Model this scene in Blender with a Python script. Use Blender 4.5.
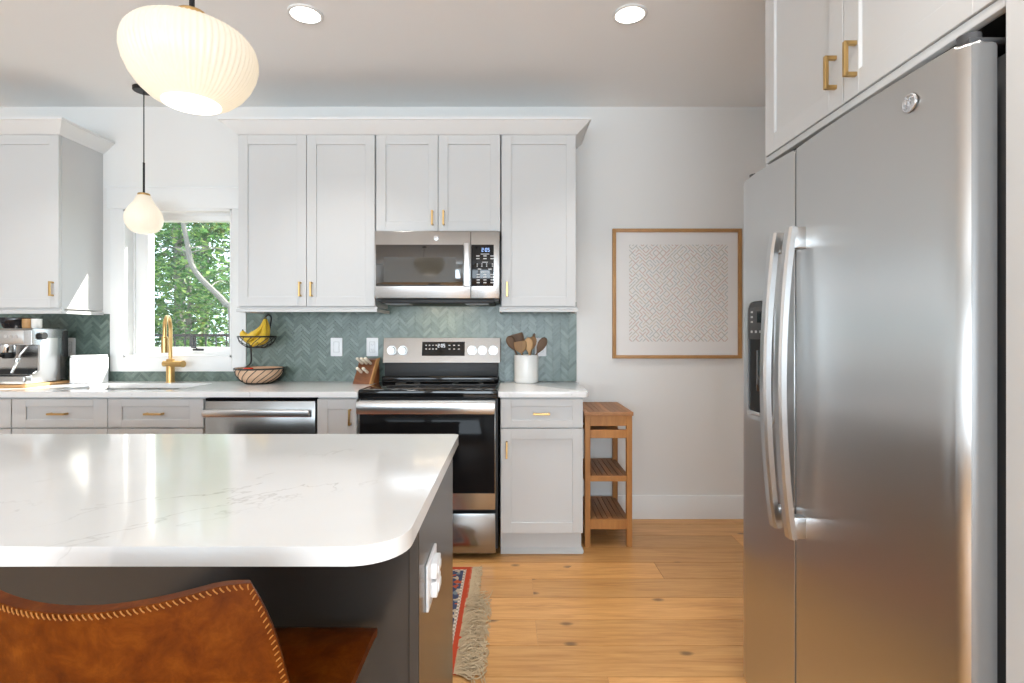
import bpy, bmesh, math, random
from mathutils import Vector, Matrix
R = math.radians
PI = math.pi
rnd = random.Random(7)
for o in list(bpy.data.objects): bpy.data.objects.remove(o)
SC = bpy.context.scene
COL = SC.collection

# ------------------------------------------------------------------ camera
WALL = 3.567            # back wall, camera stands at the origin looking along +y
CEIL = 2.743
EYE = 1.235
cam_d = bpy.data.cameras.new('camera')
cam_d.sensor_width = 36.0
cam_d.lens = 535.0 / 1024.0 * 36.0
cam_d.shift_x = 2.0 / 1024.0
cam_d.shift_y = -8.5 / 1024.0
cam_d.clip_start = 0.02
cam = bpy.data.objects.new('camera', cam_d)
COL.objects.link(cam)
cam.location = (0, 0, EYE)
cam.rotation_euler = (R(90), 0, 0)
SC.camera = cam
SC.view_settings.view_transform = 'Standard'
SC.view_settings.look = 'None'
SC.view_settings.gamma = 1.0
SC.view_settings.use_curve_mapping = False
SC.view_settings.exposure = 0.13

# ------------------------------------------------------------------ light
world = bpy.data.worlds.new('sky')
SC.world = world
world.use_nodes = True
bg = world.node_tree.nodes['Background']
bg.inputs[0].default_value = (0.74, 0.88, 1.0, 1)
bg.inputs[1].default_value = 3.4

def lamp(name, kind, loc, energy, color=(1, 1, 1), aim=None, **kw):
    d = bpy.data.lights.new(name, kind)
    d.energy = energy
    d.color = color
    for k, v in kw.items(): setattr(d, k, v)
    o = bpy.data.objects.new(name, d)
    COL.objects.link(o)
    o.location = loc
    if aim is not None:
        o.rotation_euler = Vector(aim).to_track_quat('-Z', 'Y').to_euler()
    return o

lamp('sun', 'SUN', (2, 8, 8), 20.0, (1.0, 0.95, 0.86), aim=(-0.60, -0.42, -0.62), angle=R(0.6))
# area lamps standing in for daylight at the unseen windows behind the camera
lamp('window_daylight', 'AREA', (-2.9, -4.15, 1.28), 78, (0.78, 0.90, 1.0), aim=(0, 1, 0.62), shape='RECTANGLE', size=2.4, size_y=1.4)
lamp('window_daylight', 'AREA', (0.1, -4.15, 1.28), 160, (0.78, 0.90, 1.0), aim=(0, 1, 0.62), shape='RECTANGLE', size=2.8, size_y=1.4)
DOWNLIGHTS = [(-2.50, 2.53), (-0.967, 2.53), (0.567, 2.53), (0.567, 0.75), (-2.50, -0.85), (-0.967, -0.85), (0.567, -0.85)]
for x, y in DOWNLIGHTS:
    lamp('downlight_lamp', 'AREA', (x, y, CEIL - 0.012), 5.0, (1.0, 0.96, 0.92), aim=(0, 0, -1), shape='DISK', size=0.13, spread=R(100))

# ------------------------------------------------------------------ materials
M = {}
def mat(name, col=(.8, .8, .8), rough=.5, metal=0.0, **kw):
    m = bpy.data.materials.new(name)
    m.use_nodes = True
    b = m.node_tree.nodes['Principled BSDF']
    b.inputs['Base Color'].default_value = (*col, 1)
    b.inputs['Roughness'].default_value = rough
    b.inputs['Metallic'].default_value = metal
    for k, v in kw.items(): b.inputs[k].default_value = v
    M[name] = m
    return m
class NT:
    def __init__(s, m):
        s.t = m.node_tree; s.b = s.t.nodes['Principled BSDF']
    def n(s, typ, **kw):
        x = s.t.nodes.new(typ)
        for k, v in kw.items(): setattr(x, k, v)
        return x
    def l(s, a, b): s.t.links.new(a, b)
    def ramp(s, fac, stops, interp='LINEAR'):
        r = s.n('ShaderNodeValToRGB'); r.color_ramp.interpolation = interp
        e = r.color_ramp.elements
        e[0].position, e[0].color = stops[0][0], (*stops[0][1], 1)
        e[1].position, e[1].color = stops[-1][0], (*stops[-1][1], 1)
        for p, c in stops[1:-1]:
            k = e.new(p); k.color = (*c, 1)
        s.l(fac, r.inputs[0]); return r.outputs[0]
    def math(s, op, a, b=None, c=None):
        x = s.n('ShaderNodeMath', operation=op)
        for i, v in enumerate((a, b, c)):
            if v is None: continue
            if isinstance(v, (int, float)): x.inputs[i].default_value = v
            else: s.l(v, x.inputs[i])
        return x.outputs[0]
    def mix(s, fac, a, b, mode='MIX'):
        x = s.n('ShaderNodeMix', data_type='RGBA', blend_type=mode)
        for sock, v in ((x.inputs[0], fac), (x.inputs[6], a), (x.inputs[7], b)):
            if isinstance(v, (int, float)): sock.default_value = v
            elif isinstance(v, tuple): sock.default_value = (*v, 1)
            else: s.l(v, sock)
        return x.outputs[2]
    def coords(s, scale=(1, 1, 1), rot=(0, 0, 0), island=False):
        g = s.n('ShaderNodeTexCoord'); mp = s.n('ShaderNodeMapping')
        mp.inputs['Scale'].default_value = scale; mp.inputs['Rotation'].default_value = rot
        v = g.outputs['Object']
        if island:
            geo = s.n('ShaderNodeNewGeometry')
            sc = s.n('ShaderNodeVectorMath', operation='SCALE'); sc.inputs[0].default_value = (13.7, 9.1, 5.3)
            s.l(geo.outputs['Random Per Island'], sc.inputs['Scale'])
            ad = s.n('ShaderNodeVectorMath', operation='ADD'); s.l(v, ad.inputs[0]); s.l(sc.outputs[0], ad.inputs[1])
            v = ad.outputs[0]
        s.l(v, mp.inputs[0]); return mp.outputs[0]
    def noise(s, vec, scale=5, detail=3, rough=.5, dist=0.0):
        x = s.n('ShaderNodeTexNoise'); s.l(vec, x.inputs['Vector'])
        x.inputs['Scale'].default_value = scale; x.inputs['Detail'].default_value = detail
        x.inputs['Roughness'].default_value = rough; x.inputs['Distortion'].default_value = dist
        return x.outputs['Fac']
    def bump(s, h, strength=.2, dist=.002):
        x = s.n('ShaderNodeBump'); x.inputs['Strength'].default_value = strength; x.inputs['Distance'].default_value = dist
        s.l(h, x.inputs['Height']); s.l(x.outputs[0], s.b.inputs['Normal'])
    def island(s): return s.n('ShaderNodeNewGeometry').outputs['Random Per Island']

mat('wall_paint', (.785, .775, .755), .85)
mat('ceiling_paint', (.90, .91, .91), .9)
mat('trim_paint', (.79, .79, .78), .45)
mat('cabinet_paint', (.61, .61, .605), .5, **{'Specular IOR Level': .25})
mat('cabinet_gap', (.25, .25, .25), .8)
mat('brass', (.58, .38, .155), .34, 1.0)
mat('black_gloss', (.008, .008, .009), .06, **{'Specular IOR Level': .35})
mat('black_matte', (.012, .012, .012), .5)
mat('black_metal', (.02, .02, .022), .4, .6)
mat('dark_cavity', (.006, .006, .006), .6)
mat('oven_glass', (.010, .010, .011), .05, **{'Specular IOR Level': .06})
mat('plastic_white', (.84, .85, .87), .3)
mat('plastic_gap', (.35, .36, .38), .5)
mat('ceramic_white', (.80, .79, .76), .25)
mat('chrome', (.80, .81, .82), .12, 1.0)
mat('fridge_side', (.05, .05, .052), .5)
mat('door_edge_grey', (.20, .20, .20), .4, .5)
mat('island_paint', (.032, .029, .026), .24)
mat('print_paper', (.80, .775, .755), .7)
mat('sticker_grey', (.45, .46, .48), .4)
mat('key_print', (.55, .55, .55), .5)
mat('cream_handle', (.78, .70, .58), .4)
mat('banana_skin', (.80, .52, .04), .45)
mat('banana_tip', (.10, .07, .03), .6)
mat('banana_stem', (.50, .52, .12), .5)
mat('tomato_skin', (.75, .06, .02), .25)
mat('bowl_wood', (.70, .46, .30), .55)
mat('wire_black', (.015, .013, .012), .45)
mat('stitch_thread', (.32, .12, .016), .7)
mat('fringe_cotton', (.58, .45, .29), .9)
mat('rug_red', (.46, .05, .012), .95)
mat('rug_cream', (.60, .50, .38), .95)
mat('hopper_smoke', (.015, .015, .017), .1)
mat('bark', (.15, .14, .125), .9)
mat('deck_boards', (.20, .17, .15), .8)
mat('steel_smooth', (.60, .60, .60), .28, 1.0)

def emis(name, col, strength, base=(.9, .9, .9), rough=.4):
    m = mat(name, base, rough)
    b = m.node_tree.nodes['Principled BSDF']
    b.inputs['Emission Color'].default_value = (*col, 1)
    b.inputs['Emission Strength'].default_value = strength
    return m
emis('lens_lit', (1, .95, .86), 6.0)
emis('bulb_lit', (1, .93, .80), 1.6)
emis('display_blue', (.35, .55, 1.0), 1.4, (.02, .02, .03))
emis('display_white', (.9, .95, 1.0), 1.0, (.02, .02, .03))
def build_opal():
    m = emis('shade_opal', (1, .85, .62), .46, (.52, .51, .50), .25); t = NT(m)
    tr = t.n('ShaderNodeBsdfTranslucent'); tr.inputs[0].default_value = (.74, .73, .71, 1)
    mx = t.n('ShaderNodeMixShader'); mx.inputs[0].default_value = .40
    t.l(t.b.outputs[0], mx.inputs[1]); t.l(tr.outputs[0], mx.inputs[2]); t.l(mx.outputs[0], t.t.nodes['Material Output'].inputs[0])
build_opal()

def stainless(name, base=.56, rough=.30, aniso=.7, rot=0.0, scale=(260, 260, 3)):
    m = mat(name, (base, base * .995, base * .985), rough, 1.0)
    t = NT(m)
    t.b.inputs['Anisotropic'].default_value = aniso
    t.b.inputs['Anisotropic Rotation'].default_value = rot
    tg = t.n('ShaderNodeTangent', direction_type='RADIAL', axis='Z')
    t.l(tg.outputs[0], t.b.inputs['Tangent'])
    return m
stainless('stainless_vertical', .56, .30, 1.0, 0.0)
stainless('stainless_flat', .46, .24, .2, 0.0, (3, 3, 260))
stainless('stainless_dark', .30, .20, .2, 0.0)
mat('knob_steel', (.50, .50, .49), .38, 1.0)
mat('microwave_glass', (.006, .006, .006), .05, **{'IOR': 2.0})
mat('microwave_screen', (.012, .012, .011), .06, **{'IOR': 2.0})

def wood(name, c1, c2, scale=(2, 26, 26), rough=.5, island=False, spread=.35):
    m = mat(name, c1, rough); t = NT(m)
    v = t.coords(scale, island=island)
    a = t.noise(v, 1.3, 6, .62, .6)
    col = t.ramp(a, [(.30, c1), (.70, c2)])
    if island:
        r = t.island()
        hs = t.n('ShaderNodeHueSaturation')
        mr = t.n('ShaderNodeMapRange'); mr.inputs[3].default_value = 1 - spread; mr.inputs[4].default_value = 1 + spread * .6
        t.l(r, mr.inputs[0]); t.l(mr.outputs[0], hs.inputs['Value']); t.l(col, hs.inputs['Color'])
        col = hs.outputs[0]
    t.l(col, t.b.inputs['Base Color'])
    t.bump(a, .08, .002)
    return m
wood('teak', (.50, .22, .055), (.36, .14, .032), (18, 18, 2.5), .45, True, .22)
wood('teak_top', (.44, .20, .075), (.32, .135, .045), (20, 2.5, 20), .5, True, .2)
wood('frame_oak', (.50, .27, .10), (.40, .20, .07), (9, 9, 9), .5)
wood('walnut_block', (.24, .085, .03), (.12, .04, .016), (6, 6, 22), .4)
wood('board_maple', (.55, .32, .14), (.42, .22, .08), (3, 20, 20), .5)
wood('spoon_light', (.60, .36, .17), (.45, .25, .11), (25, 25, 4), .6)
wood('spoon_dark', (.16, .08, .035), (.09, .045, .02), (25, 25, 4), .6)
wood('spoon_mid', (.36, .20, .08), (.24, .12, .05), (25, 25, 4), .6)

def build_floor_mat():
    m = mat('oak_planks', (.6, .4, .2), .34); t = NT(m)
    v = t.coords((1.3, 15, 1), island=True)
    grain = t.noise(v, 1.4, 8, .65, 1.2)
    col = t.ramp(grain, [(.25, (.44, .185, .048)), (.48, (.63, .315, .098)), (.75, (.75, .41, .155))])
    v3 = t.coords((6, 90, 1), island=True)
    fine = t.noise(v3, 1.0, 4, .6)
    col = t.mix(.35, col, t.ramp(fine, [(.30, (.36, .19, .075)), (.62, (.72, .46, .22))]), 'MULTIPLY') if False else t.mix(.22, col, t.ramp(fine, [(.3, (.36, .15, .040)), (.65, (.80, .47, .20))]))
    # knots
    v2 = t.coords((3.4, 6.0, 1), island=True)
    vo = t.n('ShaderNodeTexVoronoi', feature='F1', voronoi_dimensions='2D'); t.l(v2, vo.inputs['Vector']); vo.inputs['Scale'].default_value = 1.0
    wob = t.math('ADD', vo.outputs['Distance'], t.math('MULTIPLY', t.math('SUBTRACT', fine, .5), .09))
    k = t.ramp(wob, [(.0, (1, 1, 1)), (.045, (.85, .85, .85)), (.11, (0, 0, 0))])
    sep = t.n('ShaderNodeSeparateColor'); t.l(vo.outputs['Color'], sep.inputs[0])
    pick = t.math('GREATER_THAN', sep.outputs[0], .80)
    kf = t.math('MULTIPLY', k, pick)
    col = t.mix(t.math('MULTIPLY', kf, .8), col, (.10, .05, .022))
    hs = t.n('ShaderNodeHueSaturation')
    r = t.island()
    mr = t.n('ShaderNodeMapRange'); mr.inputs[3].default_value = .84; mr.inputs[4].default_value = 1.10
    t.l(r, mr.inputs[0]); t.l(mr.outputs[0], hs.inputs['Value']); t.l(col, hs.inputs['Color'])
    t.l(hs.outputs[0], t.b.inputs['Base Color'])
    t.bump(grain, .05, .002)
build_floor_mat()

def build_quartz():
    m = mat('quartz', (.80, .80, .80), .10); t = NT(m)
    v = t.coords((1, 1, 1))
    n1 = t.noise(v, 1.1, 6, .6, 1.6)
    vein = t.math('ABSOLUTE', t.math('SUBTRACT', n1, .5))
    mask = t.ramp(vein, [(.0, (1, 1, 1)), (.003, (.5, .5, .5)), (.008, (0, 0, 0))])
    n2 = t.noise(v, 1.7, 3, .5)
    gate = t.ramp(n2, [(.54, (0, 0, 0)), (.66, (1, 1, 1))])
    f = t.math('MULTIPLY', t.math('MULTIPLY', mask, gate), .55)
    soft = t.ramp(t.noise(v, 3.0, 4), [(.3, (.77, .77, .765)), (.7, (.82, .82, .82))])
    t.l(t.mix(f, soft, (.42, .40, .38)), t.b.inputs['Base Color'])
build_quartz()

def build_tile():
    m = mat('tile_green', (.1, .2, .18), .30); t = NT(m)
    r = t.island()
    c = t.ramp(r, [(.0, (.075, .108, .092)), (.5, (.125, .172, .148)), (1.0, (.19, .245, .212))])
    v = t.coords((30, 30, 30), island=True)
    c = t.mix(.22, c, t.ramp(t.noise(v, 1.0, 3), [(.3, (.095, .135, .118)), (.7, (.22, .28, .245))]))
    t.l(c, t.b.inputs['Base Color'])
    t.bump(t.noise(v, .8, 2), .15, .003)
    mat('grout', (.15, .19, .168), .9)
build_tile()

def build_leather():
    m = mat('leather_cognac', (.35, .1, .02), .34); t = NT(m)
    v = t.coords((1, 1, 1))
    a = t.noise(v, 26, 6, .7, .4)
    c = t.ramp(a, [(.30, (.062, .011, .0004)), (.52, (.105, .022, .0007)), (.74, (.17, .044, .003))])
    t.l(c, t.b.inputs['Base Color'])
    b = t.noise(v, 320, 3)
    t.bump(b, .12, .001)
    t.b.inputs['Roughness'].default_value = .42; t.b.inputs['Specular IOR Level'].default_value = .12
build_leather()

def build_print():
    # a generic all-over print of short coloured strokes on a square lattice
    m = mat('print_art', (.8, .77, .74), .7); t = NT(m)
    g = t.n('ShaderNodeTexCoord')
    mp = t.n('ShaderNodeMapping'); mp.inputs['Scale'].default_value = (44, 44, 44); t.l(g.outputs['Object'], mp.inputs[0])
    fl = t.n('ShaderNodeVectorMath', operation='FLOOR'); t.l(mp.outputs[0], fl.inputs[0])
    fr = t.n('ShaderNodeVectorMath', operation='FRACTION'); t.l(mp.outputs[0], fr.inputs[0])
    wn = t.n('ShaderNodeTexWhiteNoise', noise_dimensions='2D')
    sf = t.n('ShaderNodeSeparateXYZ'); t.l(fl.outputs[0], sf.inputs[0])
    cb = t.n('ShaderNodeCombineXYZ'); t.l(sf.outputs[0], cb.inputs[0]); t.l(sf.outputs[2], cb.inputs[1])
    t.l(cb.outputs[0], wn.inputs['Vector'])
    s = t.n('ShaderNodeSeparateXYZ'); t.l(fr.outputs[0], s.inputs[0])
    x = t.math('SUBTRACT', s.outputs[0], .5); z = t.math('SUBTRACT', s.outputs[2], .5)
    d1 = t.math('ABSOLUTE', t.math('SUBTRACT', x, z)); d2 = t.math('ABSOLUTE', t.math('ADD', x, z))
    sel = t.math('GREATER_THAN', wn.outputs['Value'], .5)
    d = t.math('ADD', t.math('MULTIPLY', sel, d1), t.math('MULTIPLY', t.math('SUBTRACT', 1.0, sel), d2))
    line = t.math('LESS_THAN', d, .16)
    sep = t.n('ShaderNodeSeparateColor'); t.l(wn.outputs['Color'], sep.inputs[0])
    ink = t.ramp(sep.outputs[1], [(.0, (.60, .45, .40)), (.35, (.52, .50, .44)), (.55, (.50, .52, .52)), (.8, (.64, .56, .46)), (1.0, (.66, .42, .36))], 'CONSTANT')
    t.l(t.mix(t.math('MULTIPLY', line, 1.0), (.795, .77, .745), ink), t.b.inputs['Base Color'])
build_print()

def build_rug_pattern():
    m = mat('rug_border', (.05, .06, .12), .95); t = NT(m)
    v = t.coords((1, 1, 1))
    vo = t.n('ShaderNodeTexVoronoi', feature='F1', distance='MANHATTAN'); t.l(v, vo.inputs['Vector']); vo.inputs['Scale'].default_value = 42
    sep = t.n('ShaderNodeSeparateColor'); t.l(vo.outputs['Color'], sep.inputs[0])
    c = t.ramp(sep.outputs[0], [(.0, (.035, .045, .10)), (.45, (.05, .06, .12)), (.62, (.45, .36, .26)), (.78, (.40, .07, .02)), (.9, (.16, .20, .22))], 'CONSTANT')
    t.l(c, t.b.inputs['Base Color'])
    m = mat('rug_field', (.4, .1, .03), .95); t = NT(m)
    v = t.coords((1, 1, 1))
    vo = t.n('ShaderNodeTexVoronoi', feature='F1', distance='CHEBYCHEV'); t.l(v, vo.inputs['Vector']); vo.inputs['Scale'].default_value = 20
    sep = t.n('ShaderNodeSeparateColor'); t.l(vo.outputs['Color'], sep.inputs[0])
    c = t.ramp(sep.outputs[0], [(.0, (.42, .06, .02)), (.4, (.05, .06, .12)), (.6, (.55, .42, .30)), (.75, (.55, .20, .05)), (.9, (.42, .06, .02))], 'CONSTANT')
    t.l(c, t.b.inputs['Base Color'])
    m = mat('rug_dotted', (.6, .5, .38), .95); t = NT(m)
    v = t.coords((1, 1, 1))
    ch = t.n('ShaderNodeTexChecker'); t.l(v, ch.inputs['Vector']); ch.inputs['Scale'].default_value = 70
    ch.inputs['Color1'].default_value = (.66, .57, .45, 1); ch.inputs['Color2'].default_value = (.30, .25, .20, 1)
    t.l(ch.outputs[0], t.b.inputs['Base Color'])
build_rug_pattern()

def build_marble():
    m = mat('marble', (.85, .86, .87), .25); t = NT(m)
    v = t.coords((1, 1, 1))
    a = t.noise(v, 9, 5, .6, 2.0)
    t.l(t.ramp(a, [(.35, (.70, .72, .74)), (.5, (.86, .87, .88)), (1, (.9, .9, .9))]), t.b.inputs['Base Color'])
build_marble()

def build_leaf(name, a, b, c):
    m = mat(name, a, .5); t = NT(m)
    col = t.ramp(t.island(), [(0, a), (.55, b), (1, c)])
    t.l(col, t.b.inputs['Base Color'])
    tr = t.n('ShaderNodeBsdfTranslucent'); t.l(col, tr.inputs[0])
    mx = t.n('ShaderNodeMixShader'); mx.inputs[0].default_value = .45
    out = t.t.nodes['Material Output']
    t.l(t.b.outputs[0], mx.inputs[1]); t.l(tr.outputs[0], mx.inputs[2]); t.l(mx.outputs[0], out.inputs[0])
build_leaf('leaf_mid', (.032, .10, .03), (.085, .20, .06), (.26, .35, .11))
build_leaf('leaf_dark', (.02, .065, .028), (.042, .115, .05), (.10, .19, .08))
build_leaf('leaf_gold', (.10, .15, .03), (.27, .25, .07), (.45, .30, .09))

def build_glass():
    m = mat('window_glass', (1, 1, 1), 0.0); t = NT(m)
    tr = t.n('ShaderNodeBsdfTransparent'); tr.inputs[0].default_value = (.97, .985, .98, 1)
    gl = t.n('ShaderNodeBsdfGlossy'); gl.inputs['Roughness'].default_value = 0.0
    fr = t.n('ShaderNodeLayerWeight'); fr.inputs['Blend'].default_value = .5
    fc = t.math('ADD', t.math('MULTIPLY', t.math('POWER', fr.outputs['Facing'], 5.0), .8), .04)
    mx = t.n('ShaderNodeMixShader'); t.l(fc, mx.inputs[0]); t.l(tr.outputs[0], mx.inputs[1]); t.l(gl.outputs[0], mx.inputs[2])
    t.l(mx.outputs[0], t.t.nodes['Material Output'].inputs[0])
build_glass()

# ------------------------------------------------------------------ mesh helpers
def new(): return bmesh.new()
def box(bm, x0, x1, y0, y1, z0, z1, bev=0.0, seg=2):
    x0, x1 = sorted((x0, x1)); y0, y1 = sorted((y0, y1)); z0, z1 = sorted((z0, z1))
    vs = [bm.verts.new((x, y, z)) for x in (x0, x1) for y in (y0, y1) for z in (z0, z1)]
    fs = [bm.faces.new([vs[i] for i in q]) for q in ((0, 1, 3, 2), (4, 6, 7, 5), (0, 4, 5, 1), (2, 3, 7, 6), (0, 2, 6, 4), (1, 5, 7, 3))]
    if bev > 0:
        es = list({e for f in fs for e in f.edges})
        bmesh.ops.bevel(bm, geom=es, offset=bev, segments=seg, affect='EDGES', profile=.5)
    return bm
def frame_axes(d):
    d = Vector(d).normalized()
    u = d.cross(Vector((0, 0, 1))) if abs(d.z) < .95 else d.cross(Vector((1, 0, 0)))
    u.normalize(); return u, d.cross(u).normalized()
def tube(bm, pts, r, n=10, closed=False, cap=True, flat=None):
    pts = [Vector(p) for p in pts]; N = len(pts)
    rs = r if isinstance(r, (list, tuple)) else [r] * N
    rings = []; u = None
    for i, p in enumerate(pts):
        a = pts[(i - 1) % N] if (closed or i > 0) else p
        b = pts[(i + 1) % N] if (closed or i < N - 1) else p
        t = (b - a).normalized()
        if u is None: u, w = frame_axes(t)
        u = (u - t * u.dot(t))
        if u.length < 1e-6: u, _ = frame_axes(t)
        u.normalize(); w = t.cross(u)
        fx, fy = flat if flat else (1, 1)
        rings.append([bm.verts.new(p + u * math.cos(2 * PI * k / n) * rs[i] * fx + w * math.sin(2 * PI * k / n) * rs[i] * fy) for k in range(n)])
    for i in range(N if closed else N - 1):
        A, B = rings[i], rings[(i + 1) % N]
        for k in range(n): bm.faces.new((A[k], A[(k + 1) % n], B[(k + 1) % n], B[k]))
    if cap and not closed:
        bm.faces.new(rings[0][::-1]); bm.faces.new(rings[-1])
    return bm
def cyl(bm, p0, p1, r0, r1=None, n=28): return tube(bm, [p0, p1], [r0, r0 if r1 is None else r1], n)
def lathe(bm, prof, c=(0, 0), n=48, rib=None):
    rings = []
    for r, z in prof:
        if r < 1e-5: rings.append([bm.verts.new((c[0], c[1], z))]); continue
        ring = []
        for k in range(n):
            a = 2 * PI * k / n
            rr = r * (1 + rib[1] * math.cos(rib[0] * a)) if rib else r
            ring.append(bm.verts.new((c[0] + rr * math.cos(a), c[1] + rr * math.sin(a), z)))
        rings.append(ring)
    for A, B in zip(rings, rings[1:]):
        if len(A) == 1 and len(B) == 1: continue
        for k in range(n):
            k2 = (k + 1) % n
            if len(A) == 1: bm.faces.new((A[0], B[k], B[k2]))
            elif len(B) == 1: bm.faces.new((A[k], A[k2], B[0]))
            else: bm.faces.new((A[k], A[k2], B[k2], B[k]))
    return bm
def prism(bm, poly, axis, a0, a1, bev=0.0, seg=3):
    """poly in the two other axes (x,y for axis z; x,z for axis y; y,z for axis x)"""
    def P(p, a): return {'z': (p[0], p[1], a), 'y': (p[0], a, p[1]), 'x': (a, p[0], p[1])}[axis]
    A = [bm.verts.new(P(p, a0)) for p in poly]; B = [bm.verts.new(P(p, a1)) for p in poly]
    n = len(poly)
    f0 = bm.faces.new(A[::-1]); f1 = bm.faces.new(B)
    for k in range(n): bm.faces.new((A[k], A[(k + 1) % n], B[(k + 1) % n], B[k]))
    if bev > 0:
        bmesh.ops.bevel(bm, geom=list(set(f0.edges) | set(f1.edges)), offset=bev, segments=seg, affect='EDGES', profile=.5)
    return bm
def rrect(x0, x1, y0, y1, r, n=6):
    rs = r if isinstance(r, (list, tuple)) else [r] * 4      # corners: x1y1, x0y1, x0y0, x1y0
    out = []
    for (cx, cy, a0), q in zip(((x1, y1, 0), (x0, y1, 90), (x0, y0, 180), (x1, y0, 270)), rs):
        sx = -1 if cx == x1 else 1; sy = -1 if cy == y1 else 1
        for k in range(n + 1):
            a = R(a0 + 90 * k / n)
            out.append((cx + sx * q + q * math.cos(a), cy + sy * q + q * math.sin(a)))
    return out
def arc(c, r, a0, a1, n, f): return [f(c, r, R(a0 + (a1 - a0) * k / n)) for k in range(n + 1)]
def bez(p0, p1, p2, n=12):
    p0, p1, p2 = map(Vector, (p0, p1, p2))
    return [p0 * (1 - t) ** 2 + p1 * 2 * t * (1 - t) + p2 * t * t for t in (k / n for k in range(n + 1))]
def catmull(ps, n=6):
    ps = [Vector(p) for p in ps]; q = [2 * ps[0] - ps[1]] + ps + [2 * ps[-1] - ps[-2]]; out = []
    for i in range(1, len(q) - 2):
        for k in range(n):
            t = k / n
            out.append(.5 * ((2 * q[i]) + (q[i + 1] - q[i - 1]) * t + (2 * q[i - 1] - 5 * q[i] + 4 * q[i + 1] - q[i + 2]) * t * t + (3 * q[i] - q[i - 1] - 3 * q[i + 1] + q[i + 2]) * t ** 3))
    out.append(ps[-1]); return out

BASE = {}
def obj(name, bm, material, parent=None, angle=35, loc=None):
    """one mesh object; a child is stored relative to its thing's base, a top-level mesh gets its own base as origin"""
    me = bpy.data.meshes.new(name)
    if parent is not None: off = BASE[parent.name]
    elif loc is not None: off = Vector(loc)
    else:
        xs = [v.co for v in bm.verts]
        off = Vector(((min(v.x for v in xs) + max(v.x for v in xs)) / 2, (min(v.y for v in xs) + max(v.y for v in xs)) / 2, min(v.z for v in xs)))
    bmesh.ops.recalc_face_normals(bm, faces=bm.faces)
    bmesh.ops.translate(bm, verts=bm.verts, vec=-off)
    bm.to_mesh(me); bm.free()
    for m in (material if isinstance(material, (list, tuple)) else [material]): me.materials.append(M[m])
    me.shade_smooth(); me.set_sharp_from_angle(angle=R(angle))
    o = bpy.data.objects.new(name, me); COL.objects.link(o)
    BASE[o.name] = off
    if parent is not None: o.parent = parent
    else: o.location = off
    return o
def tag(o, label, cat, group=None, kind=None):
    o['label'] = label; o['category'] = cat
    if group: o['group'] = group
    if kind: o['kind'] = kind
    return o
def thing(name, label, cat, loc=(0, 0, 0), group=None):
    o = bpy.data.objects.new(name, None); COL.objects.link(o)
    o.location = loc; o.empty_display_size = .05; BASE[o.name] = Vector(loc)
    return tag(o, label, cat, group)
def struct(name, bm, m, label, cat, parent=None):
    o = obj(name, bm, m, parent)
    if parent is None: tag(o, label, cat); o['kind'] = 'structure'
    return o
def copy_tree(o, parent=None):
    c = o.copy(); COL.objects.link(c); c.parent = parent; BASE[c.name] = BASE[o.name]
    for ch in [k for k in COL.objects if k.parent == o]: copy_tree(ch, c)
    return c
def text_bm(s, size):
    cu = bpy.data.curves.new('lettering', 'FONT'); cu.body = s; cu.size = size; cu.align_x = 'CENTER'; cu.align_y = 'CENTER'; cu.extrude = size * .04
    o = bpy.data.objects.new('lettering', cu); COL.objects.link(o)
    me = o.to_mesh(); bm = bmesh.new(); bm.from_mesh(me); o.to_mesh_clear()
    bpy.data.objects.remove(o); bpy.data.curves.remove(cu)
    return bm

# ------------------------------------------------------------------ room shell
RX0, RX1, RY0 = -5.0, 1.75, -4.2
bm = new()
PW = .192
joints = {1: [.60, -1.4], 2: [1.35, -.75], 3: [-.35, 1.62], 4: [.775, -1.1], 5: [.11, -1.75], 6: [1.6, -.9], 7: [.11, -1.9], 8: [1.5, -.6], 9: [.35, -1.5]}
k = 0; y = 3.649
while y > RY0:
    y2 = y - PW
    js = joints.get(k, None)
    if k == 5 or k == 6: pass
    if js is None:
        s = rnd.uniform(0, 1.9); js = [RX0 + s + 1.95 * i for i in range(5)]
    else:
        js = js + [min(js) - 1.9 * i for i in (1, 2, 3)]
    xs = sorted([RX0 - .1] + [j for j in js if RX0 < j < RX1] + [RX1 + .1])
    for a, b in zip(xs, xs[1:]):
        g = .0014
        box(bm, a + g, b - g, y2 + g, y - g, -.02, 0.0)
    y = y2; k += 1
box(bm, RX0 - .1, RX1 + .1, RY0 - .2, WALL + .1, -.06, -.003)
struct('floor', bm, 'oak_planks', 'light oak plank floor with knots running across the kitchen', 'floor')
bm = new(); box(bm, RX0 - .15, RX1 + .15, RY0 - .15, WALL + .16, CEIL, CEIL + .12)
struct('ceiling', bm, 'ceiling_paint', 'smooth white painted ceiling with recessed lights', 'ceiling')
# sink window opening
OX0, OX1, OZ0, OZ1 = -2.567, -1.847, 1.075, 2.058
bm = new()
box(bm, RX0 - .15, OX0, WALL, WALL + .15, 0, CEIL); box(bm, OX1, RX1 + .15, WALL, WALL + .15, 0, CEIL)
box(bm, OX0, OX1, WALL, WALL + .15, 0, OZ0); box(bm, OX0, OX1, WALL, WALL + .15, OZ1, CEIL)
struct('wall_back', bm, 'wall_paint', 'off white painted wall behind the cabinets and the framed print', 'wall')
bm = new()
box(bm, RX1, RX1 + .15, RY0 - .15, WALL, 0, CEIL)
struct('wall_right', bm, 'wall_paint', 'off white wall behind the refrigerator', 'wall')
bm = new()
box(bm, RX0 - .15, RX0, RY0, WALL, 0, CEIL)
struct('wall_left', bm, 'wall_paint', 'plain off white wall at the left end of the room', 'wall')
bm = new()
for a, b in ((RX0 - .15, -4.1), (-1.7, -1.35), (1.55, RX1 + .15)): box(bm, a, b, RY0 - .15, RY0, 0, CEIL)
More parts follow.
